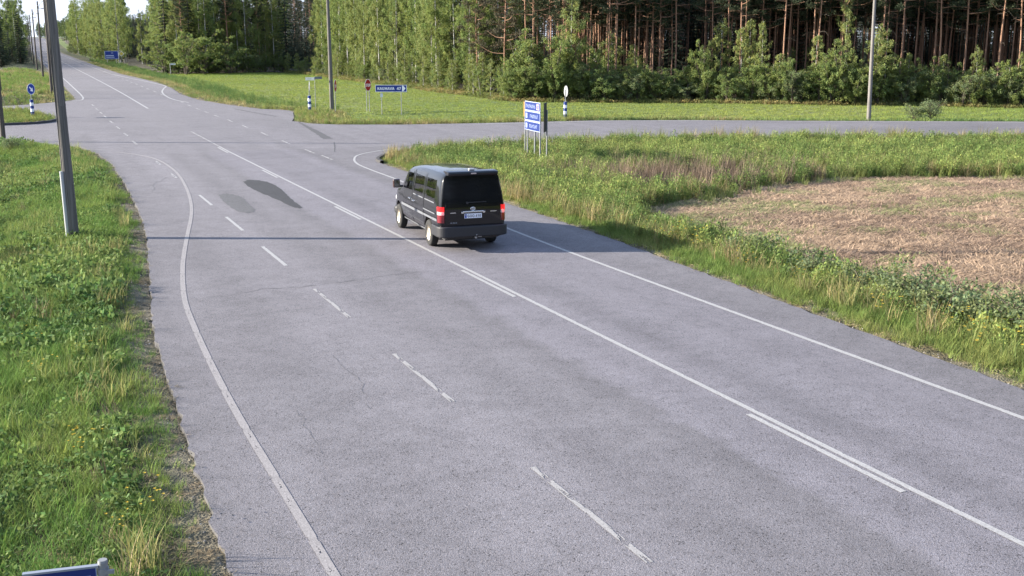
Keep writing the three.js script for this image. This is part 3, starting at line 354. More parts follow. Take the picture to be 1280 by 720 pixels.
function marker(label, x, z, nx, nz, disc, bandH = 1.15) { // banded traffic marker with a keep-right disc above it
  const s = place('traffic_marker', label, 'traffic marker', x, z, nx, nz); part(s, 'banded_post', cyl(0.13, 0.13, bandH, 16, 0, 0.25), new THREE.MeshStandardMaterial({ map: bandTex, roughness: 0.5 })); part(s, 'post', cyl(0.03, 0.03, 2.5, 10, 0, -0.2), galv);
  const t = canvasTex(128, 128, (c) => { c.fillStyle = '#e8ecf2'; c.beginPath(); c.arc(64, 64, 64, 0, 7); c.fill(); c.fillStyle = '#0b3a9a'; c.beginPath(); c.arc(64, 64, 58, 0, 7); c.fill(); c.translate(64, 64); c.rotate(Math.PI / 4); c.fillStyle = '#fff'; c.fillRect(-36, -8, 44, 16); c.beginPath(); c.moveTo(44, 0); c.lineTo(2, -28); c.lineTo(2, 28); c.fill(); });
  const d = part(s, 'disc', new THREE.CylinderGeometry(disc, disc, 0.02, 32).rotateX(Math.PI / 2).translate(0, 1.95 + disc * 0.55, 0.04), signBack); part(d, 'sign_face', new THREE.CircleGeometry(disc - 0.004, 32).translate(0, 1.95 + disc * 0.55, 0.053), new THREE.MeshStandardMaterial({ map: t, roughness: 0.45 })); return s;
}
marker('blue arrow disc over a blue and white banded post on the traffic island', 0.51, -92.4, 0.75, 0.66, 0.42);
marker('blue and white banded post whose disc is edge-on, at the tip of the sign corner', 21.6, -91.1, 0.97, 0.16, 0.4);
marker('blue and white banded post with a pale disc, at the crop field edge', 37.35, -75.3, 0.93, 0.1, 0.42, 1.15);
{ // three stacked local direction boards, a second board behind them in a V
  const mk = (k) => canvasTex(512, 110, (c, w, h) => { c.fillStyle = '#9aa5bf'; c.fillRect(0, 0, w, h); c.fillStyle = '#0a2668'; c.fillRect(9, 7, w - 18, h - 14); c.fillStyle = '#97a4c6'; if (k === 0) { for (let i = 0; i < 9; i++) { c.fillRect(44 + i * 36, 36, 7, 40); c.fillRect(44 + i * 36, 36 + (i % 3) * 16, 20, 7); } c.strokeStyle = '#e9c6d6'; c.lineWidth = 8; c.strokeRect(400, 28, 66, 56); c.fillRect(426, 40, 12, 32); } else { c.fillRect(34, 26, 50, 58); for (let i = 0; i < 7; i++) { c.fillRect(200 + i * 38 - k * 20, 36, 8, 40); c.fillRect(200 + i * 38 - k * 20, 36 + ((i * k) % 3) * 16, 22, 7); } } });
  const s = place('direction_sign', 'stack of three blue local direction boards with white borders on three posts in the weeds', 'sign', 23.25, -50.55, -0.993, -0.12); const yo = -land(23.25, -50.55);
  [0, 1, 2].forEach((k) => { const b = board(s, 'panel', 2.5, 0.46, mk(k), 2.55 + yo - k * 0.49, mat(lin(0.4, 0.41, 0.43), 0.5)); });
  for (const px of [-1.0, 0.2, 1.05]) post(s, px, 2.75 + yo, -0.06, 0.04);
  const b2 = place('sign_board', 'black back of a signboard angled behind the stack of blue boards', 'sign', 23.5, -49.6, 0.84, 0.54); part(b2, 'panel', box(0.95, 1.42, 0.03, 0, 2.05 + yo, 0), mat(lin(0.02, 0.02, 0.022), 0.7)); post(b2, 0.3, 2.6 + yo, 0.05, 0.035);
  const b3 = place('warning_board', 'narrow orange-yellow board beside the stack of blue boards', 'sign', 23.72, -52.5, -0.6, 0.8); part(b3, 'panel', box(0.18, 0.75, 0.03, 0, 2.3 + yo, 0), mat(lin(0.72, 0.42, 0.12), 0.6)); post(b3, 0, 2.6 + yo, -0.04);
}
{ // far signs
  const s = place('junction_sign', 'dark blue advance direction board by the main road in front of the trees', 'sign', 19.6, -278, -0.07, 1); const t = canvasTex(256, 160, (c, w, h) => { c.fillStyle = '#d5ddf0'; c.fillRect(0, 0, w, h); c.fillStyle = '#12368c'; c.fillRect(6, 6, w - 12, h - 12); c.fillStyle = '#dfe6f5'; c.fillRect(120, 34, 40, 10); c.fillRect(20, 84, 150, 12); c.fillRect(20, 116, 160, 12); }); board(s, 'panel', 3.0, 1.85, t, 2.3); post(s, -1, 3.1, -0.06, 0.05); post(s, 1, 3.1, -0.06, 0.05);
  const d = place('priority_sign', 'pale yellow diamond sign on a post beside the blue board', 'sign', 21.7, -277, -0.07, 1); const pl = part(d, 'panel', box(0.95, 0.95, 0.025).rotateZ(Math.PI / 4).translate(0, 2.6, 0), mat(lin(0.75, 0.75, 0.7), 0.5)); part(pl, 'sign_face', box(0.72, 0.72, 0.012).rotateZ(Math.PI / 4).translate(0, 2.6, 0.02), mat(lin(0.75, 0.55, 0.1), 0.5)); post(d, 0, 3.0, -0.05, 0.05);
  const e = place('road_name_sign', 'small pale name plate on a thin white post at the far field edge', 'sign', 22.0, -187.4, -0.1, 1); part(e, 'plate', box(0.85, 0.24, 0.03, 0.4, 2.0, 0), mat(lin(0.6, 0.62, 0.64), 0.5)); post(e, 0, 2.3, 0, 0.05);
}
{ // blue sign on a steel post in the near verge
  const s = thing('roadside_sign', 'blue sign with white border on a grey steel post in the near grass verge', 'sign', [-0.03, land(0, -8.27), -8.27], -0.14); const top = 1.6 - land(0, -8.27);
  const t = canvasTex(512, 512, (c, w, h) => { c.fillStyle = '#8497c0'; c.fillRect(0, 0, w, h); c.fillStyle = '#08246a'; c.fillRect(4, 4, w - 8, h - 8); c.strokeStyle = '#cfdcf5'; c.lineWidth = 9; c.strokeRect(230, 60, 235, 150); c.fillStyle = '#cfdcf5'; c.fillRect(250, 66, 110, 24); });
  const b = board(s, 'panel', 0.5, 0.6, t, top - 0.3, mat(lin(0.4, 0.42, 0.45), 0.5, 0.4)); b.position.set(-0.02, 0, 0); part(b, 'frame', merge([box(0.53, 0.016, 0.04, 0, top, 0), box(0.016, 0.6, 0.04, -0.257, top - 0.31, 0)]), mat(lin(0.26, 0.29, 0.34), 0.5, 0.3));
  part(s, 'post', cyl(0.035, 0.035, top + 0.22, 14, 0.275, -0.2, -0.01), galv); part(s, 'post_cap', cyl(0.038, 0.034, 0.02, 14, 0.275, top + 0.02, -0.01), galv); part(s, 'clamp', merge([cyl(0.043, 0.043, 0.05, 14, 0.275, top - 0.075, -0.01), box(0.09, 0.03, 0.02, 0.31, top - 0.05, 0.02)]), galv);
}

// ---------------------------------------------------------------- vegetation: leaf clouds, trunks, tree kinds
const leafMat = (r, g, b, t = 0.35) => new THREE.MeshPhysicalMaterial({ color: lin(r, g, b), vertexColors: true, roughness: 0.9, specularIntensity: 0.25, transmission: t, thickness: 0, side: THREE.DoubleSide });
class Cloud { // many small faces with a tone of their own
  constructor() { this.P = []; this.N = []; this.C = []; this.I = []; }
  leaf(x, y, z, len, wid, dx, dy, dz, sx, sy, sz, tone) { // diamond along d, broad along s
    const n = this.P.length / 3, nx = dz * sy - dy * sz, ny = dx * sz - dz * sx, nz = dy * sx - dx * sy; 
    this.P.push(x, y, z, x + dx * len * 0.45 + sx * wid, y + dy * len * 0.45 + sy * wid, z + dz * len * 0.45 + sz * wid, x + dx * len, y + dy * len, z + dz * len, x + dx * len * 0.45 - sx * wid, y + dy * len * 0.45 - sy * wid, z + dz * len * 0.45 - sz * wid);
    for (let k = 0; k < 4; k++) { this.N.push(nx, ny, nz); this.C.push(tone[0], tone[1], tone[2]); }
    this.I.push(n, n + 1, n + 2, n, n + 2, n + 3);
  }
  random(x, y, z, len, wid, tone, up = 0) { let a = R(0, 6.283), c = R(-1, 1), s = Math.sqrt(1 - c * c); let dx = s * Math.cos(a), dy = c + up, dz = s * Math.sin(a); let L = Math.hypot(dx, dy, dz) || 1; dx /= L; dy /= L; dz /= L; a = R(0, 6.283); let ux = Math.cos(a), uy = R(-0.6, 0.6), uz = Math.sin(a); const d = ux * dx + uy * dy + uz * dz; ux -= d * dx; uy -= d * dy; uz -= d * dz; L = Math.hypot(ux, uy, uz) || 1; this.leaf(x, y, z, len, wid, dx, dy, dz, ux / L, uy / L, uz / L, tone); }
  blade(x, z, h, w, lean, az, tone, y = 0) { const cx = Math.cos(az), cz = Math.sin(az), sx = -cz * w, sz = cx * w, n = this.P.length / 3, m = 0.55; this.P.push(x - sx, y, z - sz, x + sx, y, z + sz, x + cx * lean * 0.3 - sx * 0.7, y + h * m, z + cz * lean * 0.3 - sz * 0.7, x + cx * lean * 0.3 + sx * 0.7, y + h * m, z + cz * lean * 0.3 + sz * 0.7, x + cx * lean, y + h, z + cz * lean); for (let k = 0; k < 5; k++) { this.N.push(-cx * 0.75, 0.66, -cz * 0.75); this.C.push(...tone); } this.I.push(n, n + 1, n + 2, n + 1, n + 3, n + 2, n + 2, n + 3, n + 4); }
  geo() { const g = new THREE.BufferGeometry(); g.setAttribute('position', new THREE.Float32BufferAttribute(this.P, 3)); g.setAttribute('normal', new THREE.Float32BufferAttribute(this.N, 3)); g.setAttribute('color', new THREE.Float32BufferAttribute(this.C, 3)); g.setIndex(this.I); return g; }
}
const tone = (s = 0.25, warm = 0.12) => { const v = 1 + R(-s, s), w = R(-warm, warm); return [v * (1 + w), v, v * (1 - w)]; };
function limb(pts, r0, r1, sides, colorFn) { // tapered tube with bark tones
  const c = new THREE.CatmullRomCurve3(pts), n = Math.max(3, pts.length * 2), P = [], N = [], C = [], I = [], t = new THREE.Vector3(), a = new THREE.Vector3(), b = new THREE.Vector3();
  for (let i = 0; i <= n; i++) { const u = i / n, p = c.getPoint(u); c.getTangent(u, t); a.set(1, 0, 0.01).cross(t).normalize(); if (a.lengthSq() < 0.1) a.set(0, 0, 1); b.crossVectors(t, a); const r = lerp(r0, r1, u); for (let k = 0; k < sides; k++) { const q = (k / sides) * 6.2832, x = Math.cos(q), y = Math.sin(q), nx = a.x * x + b.x * y, ny = a.y * x + b.y * y, nz = a.z * x + b.z * y; P.push(p.x + nx * r, p.y + ny * r, p.z + nz * r); N.push(nx, ny, nz); C.push(...colorFn(p.y)); } if (i) for (let k = 0; k < sides; k++) { const q = (i - 1) * sides + k, w = (i - 1) * sides + ((k + 1) % sides); I.push(q, w, q + sides, w, w + sides, q + sides); } }
  const g = new THREE.BufferGeometry(); g.setAttribute('position', new THREE.Float32BufferAttribute(P, 3)); g.setAttribute('normal', new THREE.Float32BufferAttribute(N, 3)); g.setAttribute('color', new THREE.Float32BufferAttribute(C, 3)); g.setIndex(I); return g;
}
const V = (x, y, z) => new THREE.Vector3(x, y, z);
const barkMat = new THREE.MeshStandardMaterial({ vertexColors: true, roughness: 0.95 });
const pineBark = (H) => (y) => { const t = sm(0.06, 0.3, y / H + R(-0.04, 0.04)), v = R(0.75, 1.2); return [lerp(0.15, 0.29, t) * v, lerp(0.115, 0.165, t) * v, lerp(0.09, 0.108, t) * v]; };
const birchBark = () => { const v = rnd() < 0.22 ? 0.25 : R(0.75, 1.05); return [0.5 * v, 0.49 * v, 0.46 * v]; };
const greyBark = () => { const v = R(0.7, 1.2); return [0.1 * v, 0.085 * v, 0.065 * v]; };
function pineKind(H, full) { // tall bare trunk, crown near the top, some dead stubs
  const tr = [limb([V(0, -0.3, 0), V(R(-0.1, 0.1), H * 0.3, R(-0.1, 0.1)), V(R(-0.2, 0.2), H * 0.65, R(-0.2, 0.2)), V(R(-0.2, 0.2), H, R(-0.2, 0.2))], R(0.085, 0.13), 0.035, 8, pineBark(H))], c = new Cloud();
  for (let k = 0; k < 12; k++) { const y = R(0.25, 0.6) * H, a = R(0, 6.28), l = R(0.3, 1.3); tr.push(limb([V(0, y, 0), V(Math.cos(a) * l * 0.6, y + R(-0.1, 0.15), Math.sin(a) * l * 0.6), V(Math.cos(a) * l, y + R(-0.35, 0.1), Math.sin(a) * l)], 0.025, 0.008, 4, greyBark)); }
  const nb = full ? 44 : 30, y0 = full ? 0.3 : R(0.43, 0.52);
  for (let k = 0; k < nb; k++) { const t = Math.pow(k / nb, 0.85), y = lerp(y0, 0.98, t) * H, l = (full ? 2.6 : 2.3) * (1 - 0.75 * t * t) * R(0.6, 1.15), a = k * 2.4 + R(-0.5, 0.5), e = V(Math.cos(a) * l, y + l * R(0.0, 0.35), Math.sin(a) * l); tr.push(limb([V(0, y, 0), V(e.x * 0.5, y + 0.1, e.z * 0.5), e], 0.045, 0.015, 4, pineBark(H)));
    for (let q = 0; q < 7; q++) { const f = R(0.35, 1.05), cx = e.x * f + gauss() * 0.3, cy = lerp(y, e.y, f) + R(0, 0.35), cz = e.z * f + gauss() * 0.3, tn = tone(0.25, 0.1); for (let i = 0; i < 26; i++) c.random(cx + gauss() * 0.3, cy + gauss() * 0.18, cz + gauss() * 0.3, R(0.18, 0.34), 0.035, tn, 0.4); } }
  return { trunk: mergeGeometries(tr), crown: c.geo(), H };
}
function spruceKind(H) {
  const c = new Cloud(), tr = limb([V(0, -0.2, 0), V(0, H * 0.5, 0), V(0, H, 0)], 0.17, 0.02, 7, greyBark), tiers = Math.round(H * 2.1);
  for (let t = 0; t < tiers; t++) { const f = t / tiers, y = lerp(0.5, H * 0.985, f), L = lerp(H * 0.17, 0.15, Math.pow(f, 0.9)) * R(0.85, 1.1), nb = Math.round(lerp(13, 5, f)); for (let b = 0; b < nb; b++) { const a = R(0, 6.28), tn = tone(0.22, 0.08), l = L * R(0.7, 1.1); for (let s = 0; s < 9; s++) { const q = (s + rnd()) / 9, r = l * q, dy = -0.35 * r + 0.14 * r * r / Math.max(l, 0.3); for (let m = 0; m < 3; m++) { const sa = a + R(-0.9, 0.9), dx = Math.cos(sa) * 0.85, dz = Math.sin(sa) * 0.85; c.leaf(Math.cos(a) * r + gauss() * 0.06, y + dy + gauss() * 0.07, Math.sin(a) * r + gauss() * 0.06, R(0.25, 0.5) * (0.5 + 0.5 * (1 - f)), 0.055, dx, R(-0.55, -0.1), dz, -dz, 0, dx, tn); } } } }
  return { trunk: tr, crown: c.geo(), H };
}
function leafyKind(H, W, { y0 = 0.12, shape = 'birch', leaves = 9000, size = 0.14, trunks = 1, bark = birchBark, r = 0.1, droop = 0.5 }) {
  const tr = [], c = new Cloud(), tips = [];
  const nb = Math.round(26 + H * 1.6), stems = [];
  for (let s = 0; s < trunks; s++) { const a = R(0, 6.28), sp = trunks > 1 ? R(0.15, 0.42) * W : 0.06 * W; const top = V(Math.cos(a) * sp, H * (trunks > 1 ? R(0.7, 1) : 1), Math.sin(a) * sp), mid = V(top.x * R(0.25, 0.5), top.y * 0.5, top.z * R(0.25, 0.5)); stems.push([mid, top]); tr.push(limb([V(Math.cos(a) * 0.1 * (trunks > 1), -0.2, Math.sin(a) * 0.1 * (trunks > 1)), mid, top], trunks > 1 ? r * 0.7 : r, 0.012, 6, bark)); }
  for (let k = 0; k < nb; k++) {
    const [mid, top] = stems[k % stems.length], t = lerp(y0, 0.97, Math.pow((k + rnd()) / nb, 0.9)), base = t < 0.5 ? V(mid.x * t * 2, top.y * t, mid.z * t * 2) : V(lerp(mid.x, top.x, t * 2 - 1), top.y * t, lerp(mid.z, top.z, t * 2 - 1));
    const env = shape === 'birch' ? Math.pow(Math.sin(Math.PI * clamp(0.12 + 0.86 * Math.pow((t - y0) / (1 - y0), 0.8))), 0.75) : shape === 'bush' ? Math.sqrt(1 - Math.pow(Math.max(0, t - 0.35) / 0.68, 2)) : 1 - 0.75 * (t - y0);
    const l = W * 0.5 * env * R(0.55, 1.15), a = k * 2.4 + R(-0.6, 0.6), e = V(base.x + Math.cos(a) * l, base.y + l * R(0.25, 0.8), base.z + Math.sin(a) * l); tr.push(limb([base, V(lerp(base.x, e.x, 0.5), lerp(base.y, e.y, 0.65), lerp(base.z, e.z, 0.5)), e], 0.01 + 0.01 * l, 0.005, 4, greyBark)); tips.push([base, e, l]);
  }
  const tot = tips.reduce((s, q) => s + q[2] + 0.3, 0);
  for (const [b, e, l] of tips) { const n = Math.round((leaves * (l + 0.3)) / tot), sprays = Math.max(3, Math.round(n / 22)); for (let s = 0; s < sprays; s++) { const f = 0.25 + 0.8 * Math.sqrt(rnd()), hang = droop * R(0.2, 1.3) * Math.min(1.2, l), sx = lerp(b.x, e.x, f) + gauss() * 0.16 * W * 0.5, sy = lerp(b.y, e.y, f) + gauss() * 0.2, sz = lerp(b.z, e.z, f) + gauss() * 0.16 * W * 0.5, tn = tone(0.2, 0.12); for (let i = 0; i < 22; i++) { const h = rnd(), v = 1 + R(-0.12, 0.12); c.random(sx + gauss() * 0.17, sy - h * hang + gauss() * 0.12, sz + gauss() * 0.17, size * R(0.6, 1.25), size * R(0.3, 0.45), [tn[0] * v, tn[1] * v, tn[2] * v]); } } }
  return { trunk: mergeGeometries(tr), crown: c.geo(), H };
}
const needle = leafMat(0.05, 0.064, 0.034, 0.15), needleBrown = leafMat(0.095, 0.085, 0.055, 0.15), spruceGreen = leafMat(0.036, 0.056, 0.03, 0.12), birchA = leafMat(0.22, 0.275, 0.085, 0.48), birchB = leafMat(0.185, 0.245, 0.075, 0.48), birchC = leafMat(0.255, 0.295, 0.1, 0.48), willowGreen = leafMat(0.185, 0.23, 0.105, 0.48), darkLeaf = leafMat(0.05, 0.085, 0.028);
function makeTree(name, kind, m, label, category, crownName = 'crown') { const o = new THREE.Group(); part(o, 'trunk', kind.trunk, barkMat); part(o, crownName, kind.crown, m); o.userData = { base: name, label, category }; return o; }
let treeCount = 0;
function plant(proto, x, z, s = 1, group, label, sy = s) { const c = proto.clone(); c.name = numbered(proto.userData.base); c.userData = { label: label || proto.userData.label, category: proto.userData.category, group }; c.position.set(x, land(x, z) - 0.05, z); c.rotation.y = rnd() * 6.28; c.scale.set(s, sy, s); scene.add(c); treeCount++; return c; }
const pines = [0, 1, 2, 3].map((k) => makeTree('pine_tree', pineKind(R(18, 20.5), false), needle, 'tall bare-trunked pine with orange-red bark in the pine stand beyond the fields', 'pine tree'));
const bushyPine = makeTree('pine_tree', pineKind(15, true), needleBrown, 'greyish brown-green pine with low branches among the birches', 'pine tree');
const spruces = [makeTree('spruce_tree', spruceKind(15), spruceGreen, 'dark spruce with drooping boughs among the lighter trees', 'spruce tree'), makeTree('spruce_tree', spruceKind(12), spruceGreen, 'dark spruce with drooping boughs among the lighter trees', 'spruce tree')];
const youngSpruces = [makeTree('young_spruce', spruceKind(3.4), spruceGreen, 'small dark spruce in the undergrowth below the pines', 'spruce tree')];
const birches = [birchA, birchB, birchC, birchA].map((m, k) => makeTree('birch_tree', leafyKind([16.5, 15, 13.5, 17.5][k], [4.6, 4.0, 3.8, 5.0][k], { leaves: 11000, size: 0.17, r: 0.12, y0: 0.1, droop: 0.8 }), m, 'tall fresh green birch at the edge of the wood behind the crop field', 'birch tree'));
const sapLabels = ['slim young birch with yellow-green leaves at the foot of the pine stand', 'low bushy willow with grey-green leaves at the foot of the pine stand', 'taller young birch with bright yellow-green leaves at the foot of the pine stand', 'leafy shrub with mid-green leaves at the foot of the pine stand', 'slim young tree with loose open branches at the foot of the pine stand', 'spreading shrub with several stems and yellow-green leaves at the foot of the pine stand'];
const saplings = [birchA, willowGreen, birchC, birchB, birchC, birchA].map((m, k) => makeTree(['young_birch', 'low_willow', 'young_birch', 'leafy_shrub', 'young_tree', 'spreading_shrub'][k], leafyKind([5.2, 3.0, 6.6, 4.0, 5.8, 4.6][k], [2.3, 2.5, 2.6, 2.7, 2.1, 3.0][k], { leaves: [4600, 3600, 5600, 4400, 3600, 4800][k], size: [0.12, 0.105, 0.12, 0.12, 0.13, 0.115][k], r: 0.05, y0: 0.06, trunks: [2, 5, 1, 4, 1, 5][k], bark: k % 2 ? greyBark : birchBark, droop: 0.2, shape: k === 1 ? 'bush' : k === 5 ? 'cone' : 'birch' }), m, sapLabels[k], k % 2 ? 'shrub' : 'young tree'));
const bigWillow = makeTree('willow_shrub', leafyKind(6.6, 7, { leaves: 9000, size: 0.19, r: 0.1, y0: 0.05, trunks: 7, bark: greyBark, droop: 0.15, shape: 'bush' }), birchA, 'large rounded willow thicket beside the far end of the field', 'shrub');
const smallShrubs = [0, 1].map(() => makeTree('low_shrub', leafyKind(1.0, 1.3, { leaves: 1500, size: 0.075, r: 0.012, y0: 0.05, trunks: 6, bark: greyBark, droop: 0.03, shape: 'bush' }), willowGreen, 'low leafy willow shrub in the verge', 'shrub'));
// walk along an edge of the wood
function along(pts) { const L = []; let s = 0; for (let i = 1; i < pts.length; i++) { const l = Math.hypot(pts[i][0] - pts[i - 1][0], pts[i][1] - pts[i - 1][1]); L.push([s, l, i]); s += l; } return { len: s, at: (t, depth) => { const q = L.find(([a, l]) => t <= a + l + 1e-6) || L[L.length - 1], a = pts[q[2] - 1], b = pts[q[2]], u = (t - q[0]) / q[1], dx = (b[0] - a[0]) / q[1], dz = (b[1] - a[1]) / q[1]; return [lerp(a[0], b[0], u) - dz * depth, lerp(a[1], b[1], u) + dx * depth]; } }; }
const pineEdge = along([[46, -105.1], [50.1, -102.3], [61.6, -96.4], [69.5, -88.5], [79.6, -83.1], [87, -77.4], [104, -65]].reverse());
const birchEdge = along([[45, -204], [46.6, -193.6], [45.4, -163.5], [46.5, -143.8], [45.5, -122.5], [46.4, -114.8], [46, -105.1]].reverse());
const farEdge = along([[24.5, -201], [33, -203.4], [42.1, -206], [46, -206]].reverse());
const sign0 = (e, sgn) => ({ len: e.len, at: (t, d) => e.at(t, sgn * d) });
const probe = (e) => { const [x, z] = e.at(e.len / 2, 5); return inside(woodPoly, x, z) ? e : sign0(e, -1); };
const E1 = probe(pineEdge), E2 = probe(birchEdge), E3 = probe(farEdge);
const taken = [];
function spot(e, t, d, gap) { const [x, z] = e.at(clamp(t, 0, e.len), d); for (const [a, b] of taken) if ((a - x) ** 2 + (b - z) ** 2 < gap * gap) return null; taken.push([x, z]); return [x, z]; }
// the pine stand
for (let k = 0, made = 0; k < 4000 && made < 300; k++) { const d = 2.5 + 38 * Math.pow(rnd(), 1.15), q = spot(E1, R(0, E1.len), d, 1.5); if (q) { plant(pines[made % 4], q[0], q[1], R(0.8, 1.12), 'pines of the stand beyond the fields'); made++; } }
// undergrowth at its edge
const under = 'young trees and shrubs at the foot of the pines';
for (let t = 0, k = 0; t < E1.len; t += R(0.55, 1.0), k++) { const big = 0.72 + 0.5 * sm(0.35, 0.7, fbm(t * 0.14, 3, 61, 2)) + 0.25 * sm(E1.len * 0.7, E1.len, t), [x, z] = E1.at(t, R(-0.3, 4.5)); plant(saplings[Math.floor(rnd() * 6)], x, z, big * R(0.65, 1.15), under, null, big * R(0.6, 1.3)); }
for (let k = 0; k < 30; k++) { const [x, z] = E1.at(R(0, E1.len), R(4, 20)); plant(saplings[Math.floor(rnd() * 6)], x, z, R(0.7, 1.2), under); }
for (let k = 0; k < 120; k++) { const [x, z] = E1.at(((k + rnd()) / 120) * E1.len, R(-0.6, 2.4)); plant(saplings[[1, 3, 5][k % 3]], x, z, R(0.8, 1.2), under, null, R(0.7, 1.15)); }
for (let k = 0; k < 14; k++) { const [x, z] = E1.at(R(E1.len * 0.35, E1.len * 0.85), R(0.5, 4)); plant(youngSpruces[0], x, z, R(0.6, 1.1), 'small spruces in the undergrowth'); }
// birches down the long side of the field, with spruces and pines among and behind them
for (let k = 0, made = 0; k < 900 && made < 64; k++) { const tt = R(0, E2.len), q = spot(E2, tt, 1 + 13 * rnd() * rnd() + (tt < 14 ? 3.5 : 0), tt < 14 ? 3 : 2.0); if (q) { plant(birches[Math.floor(rnd() * 4)], q[0], q[1], R(0.75, 1.1), 'birches along the crop field', null, R(0.85, 1.15)); made++; } }
for (let k = 0, made = 0; k < 300 && made < 12; k++) { const q = spot(E2, R(0, E2.len), R(4, 14), 2.2); if (q) { plant(spruces[made % 2], q[0], q[1], R(0.9, 1.25), 'spruces among the birches'); made++; } }
for (const [t, d] of [[8.5, 2.5], [14, 2], [46, 4], [26, 5]]) { const [x, z] = E2.at(t, d); plant(bushyPine, x, z, R(0.85, 1.05), 'bushy pines among the birches'); }
for (let k = 0; k < 80; k++) { const [x, z] = E2.at((k + rnd()) / 80 * E2.len, R(-0.6, 2.2)); plant(saplings[Math.floor(rnd() * 6)], x, z, R(0.4, 0.85), 'young growth along the crop field', 'small leafy sapling in the row at the foot of the birches'); }
// dark wood across the far end of the field
for (let k = 0, made = 0; k < 900 && made < 46; k++) { const q = spot(E3, R(0, E3.len), 1.5 + 22 * rnd(), 2.3); if (q && q[0] > 23.5) { const p = made % 4 === 0 ? spruces[made % 2] : made % 4 < 3 ? birches[Math.floor(rnd() * 4)] : pines[made % 4]; plant(p, q[0], q[1], p === pines[made % 4] ? R(0.8, 1) : R(0.95, 1.25), 'trees across the far end of the crop field', ['dark spruce in the wood across the far end of the crop field', 'leafy birch in the shaded wood across the far end of the crop field', 'leafy birch in the shaded wood across the far end of the crop field', 'bare-trunked pine in the wood across the far end of the crop field'][made % 4]); made++; } }
for (let k = 0; k < 26; k++) { const [x, z] = E3.at((k + rnd()) / 26 * E3.len, R(0, 3)); plant(saplings[1 + 2 * (k % 2)], x, z, R(0.6, 1.1), 'shrubs across the far end of the field', 'dark leafy shrub in front of the wood at the far end of the field'); }
for (const [x, z, s] of [[25.5, -196, 1.0], [29, -199, 1.05], [33.5, -200, 0.9], [23, -204, 0.95]]) plant(bigWillow, x, z, s, 'willow thickets at the far end of the field');
// both sides of the far main road
for (let k = 0, z = -222; z > -520; z -= R(2.6, 4.6), k++) { const leafy = k % 4 !== 1, p = leafy ? birches[k % 4] : spruces[k % 2], x = (z > -288 ? 27 : 20.5) + R(0, 6); plant(p, x, z, z < -288 ? R(0.95, 1.25) : R(0.8, 1.1), 'trees along the far main road', leafy ? 'light green birch beside the far main road' : 'dark spruce beside the far main road'); if (z < -288 || k % 2) plant(saplings[k % 6], x - R(0.5, 2), z + R(-2, 2), R(0.7, 1.1), 'young trees along the far main road', 'leafy young tree beside the far main road'); }
for (let k = 0, z = -240; z > -520; z -= R(3.5, 6.5), k++) { const x = 0.8 - R(0, 3.5) - (z > -262 ? 3 : 0); plant([spruces[0], spruces[1], spruces[1], birches[(k + 2) % 4]][k % 4], x, z, R(0.85, 1.15), 'shaded trees across the far main road', ['dark shaded spruce behind the row of lamp poles', 'dark shaded spruce behind the row of lamp poles', 'dark shaded spruce behind the row of lamp poles', 'shaded birch behind the row of lamp poles'][k % 4]); plant(spruces[k % 2], x - R(4, 9), z + R(-2, 2), R(0.8, 1.2), 'shaded trees across the far main road', 'dark shaded spruce behind the row of lamp poles'); }
// shrubs in the near verges and by the field
for (const [x, z, s] of [[-2.2, -40.5, 1.0], [-2.9, -37, 1.2], [-2.3, -33.2, 1.25], [-3.0, -30.5, 1.1], [-2.6, -26, 1.1], [-1.6, -46, 0.8], [-2.6, -50, 1], [-2.1, -57, 0.9], [-0.9, -66, 0.75], [-2.7, -62, 1]]) plant(smallShrubs[0], x, z, s, 'low shrubs on the bank behind the wooden lamp pole', 'low dark green shrub on the grassy bank behind the wooden lamp pole');
for (const [x, z, s] of [[17.0, -16.6, 1.05], [17.3, -17.8, 1.1], [17.5, -15.4, 1.15], [17.2, -21, 0.9], [17.6, -24, 0.95], [17.4, -19.4, 0.85], [17.8, -27.5, 0.8], [17.3, -13.8, 1.0]]) plant(smallShrubs[1], x, z, s, 'low shrubs between the main road and the mown field', 'low grey-green willow shrub between the main road and the mown field');
plant(smallShrubs[0], 65.9, -67.5, 1.4, null, 'lone low shrub in the crop near the tall grey pole');
plant(smallShrubs[1], 64.6, -68, 1.1, null, 'smaller low shrub in the crop beside the lone one');

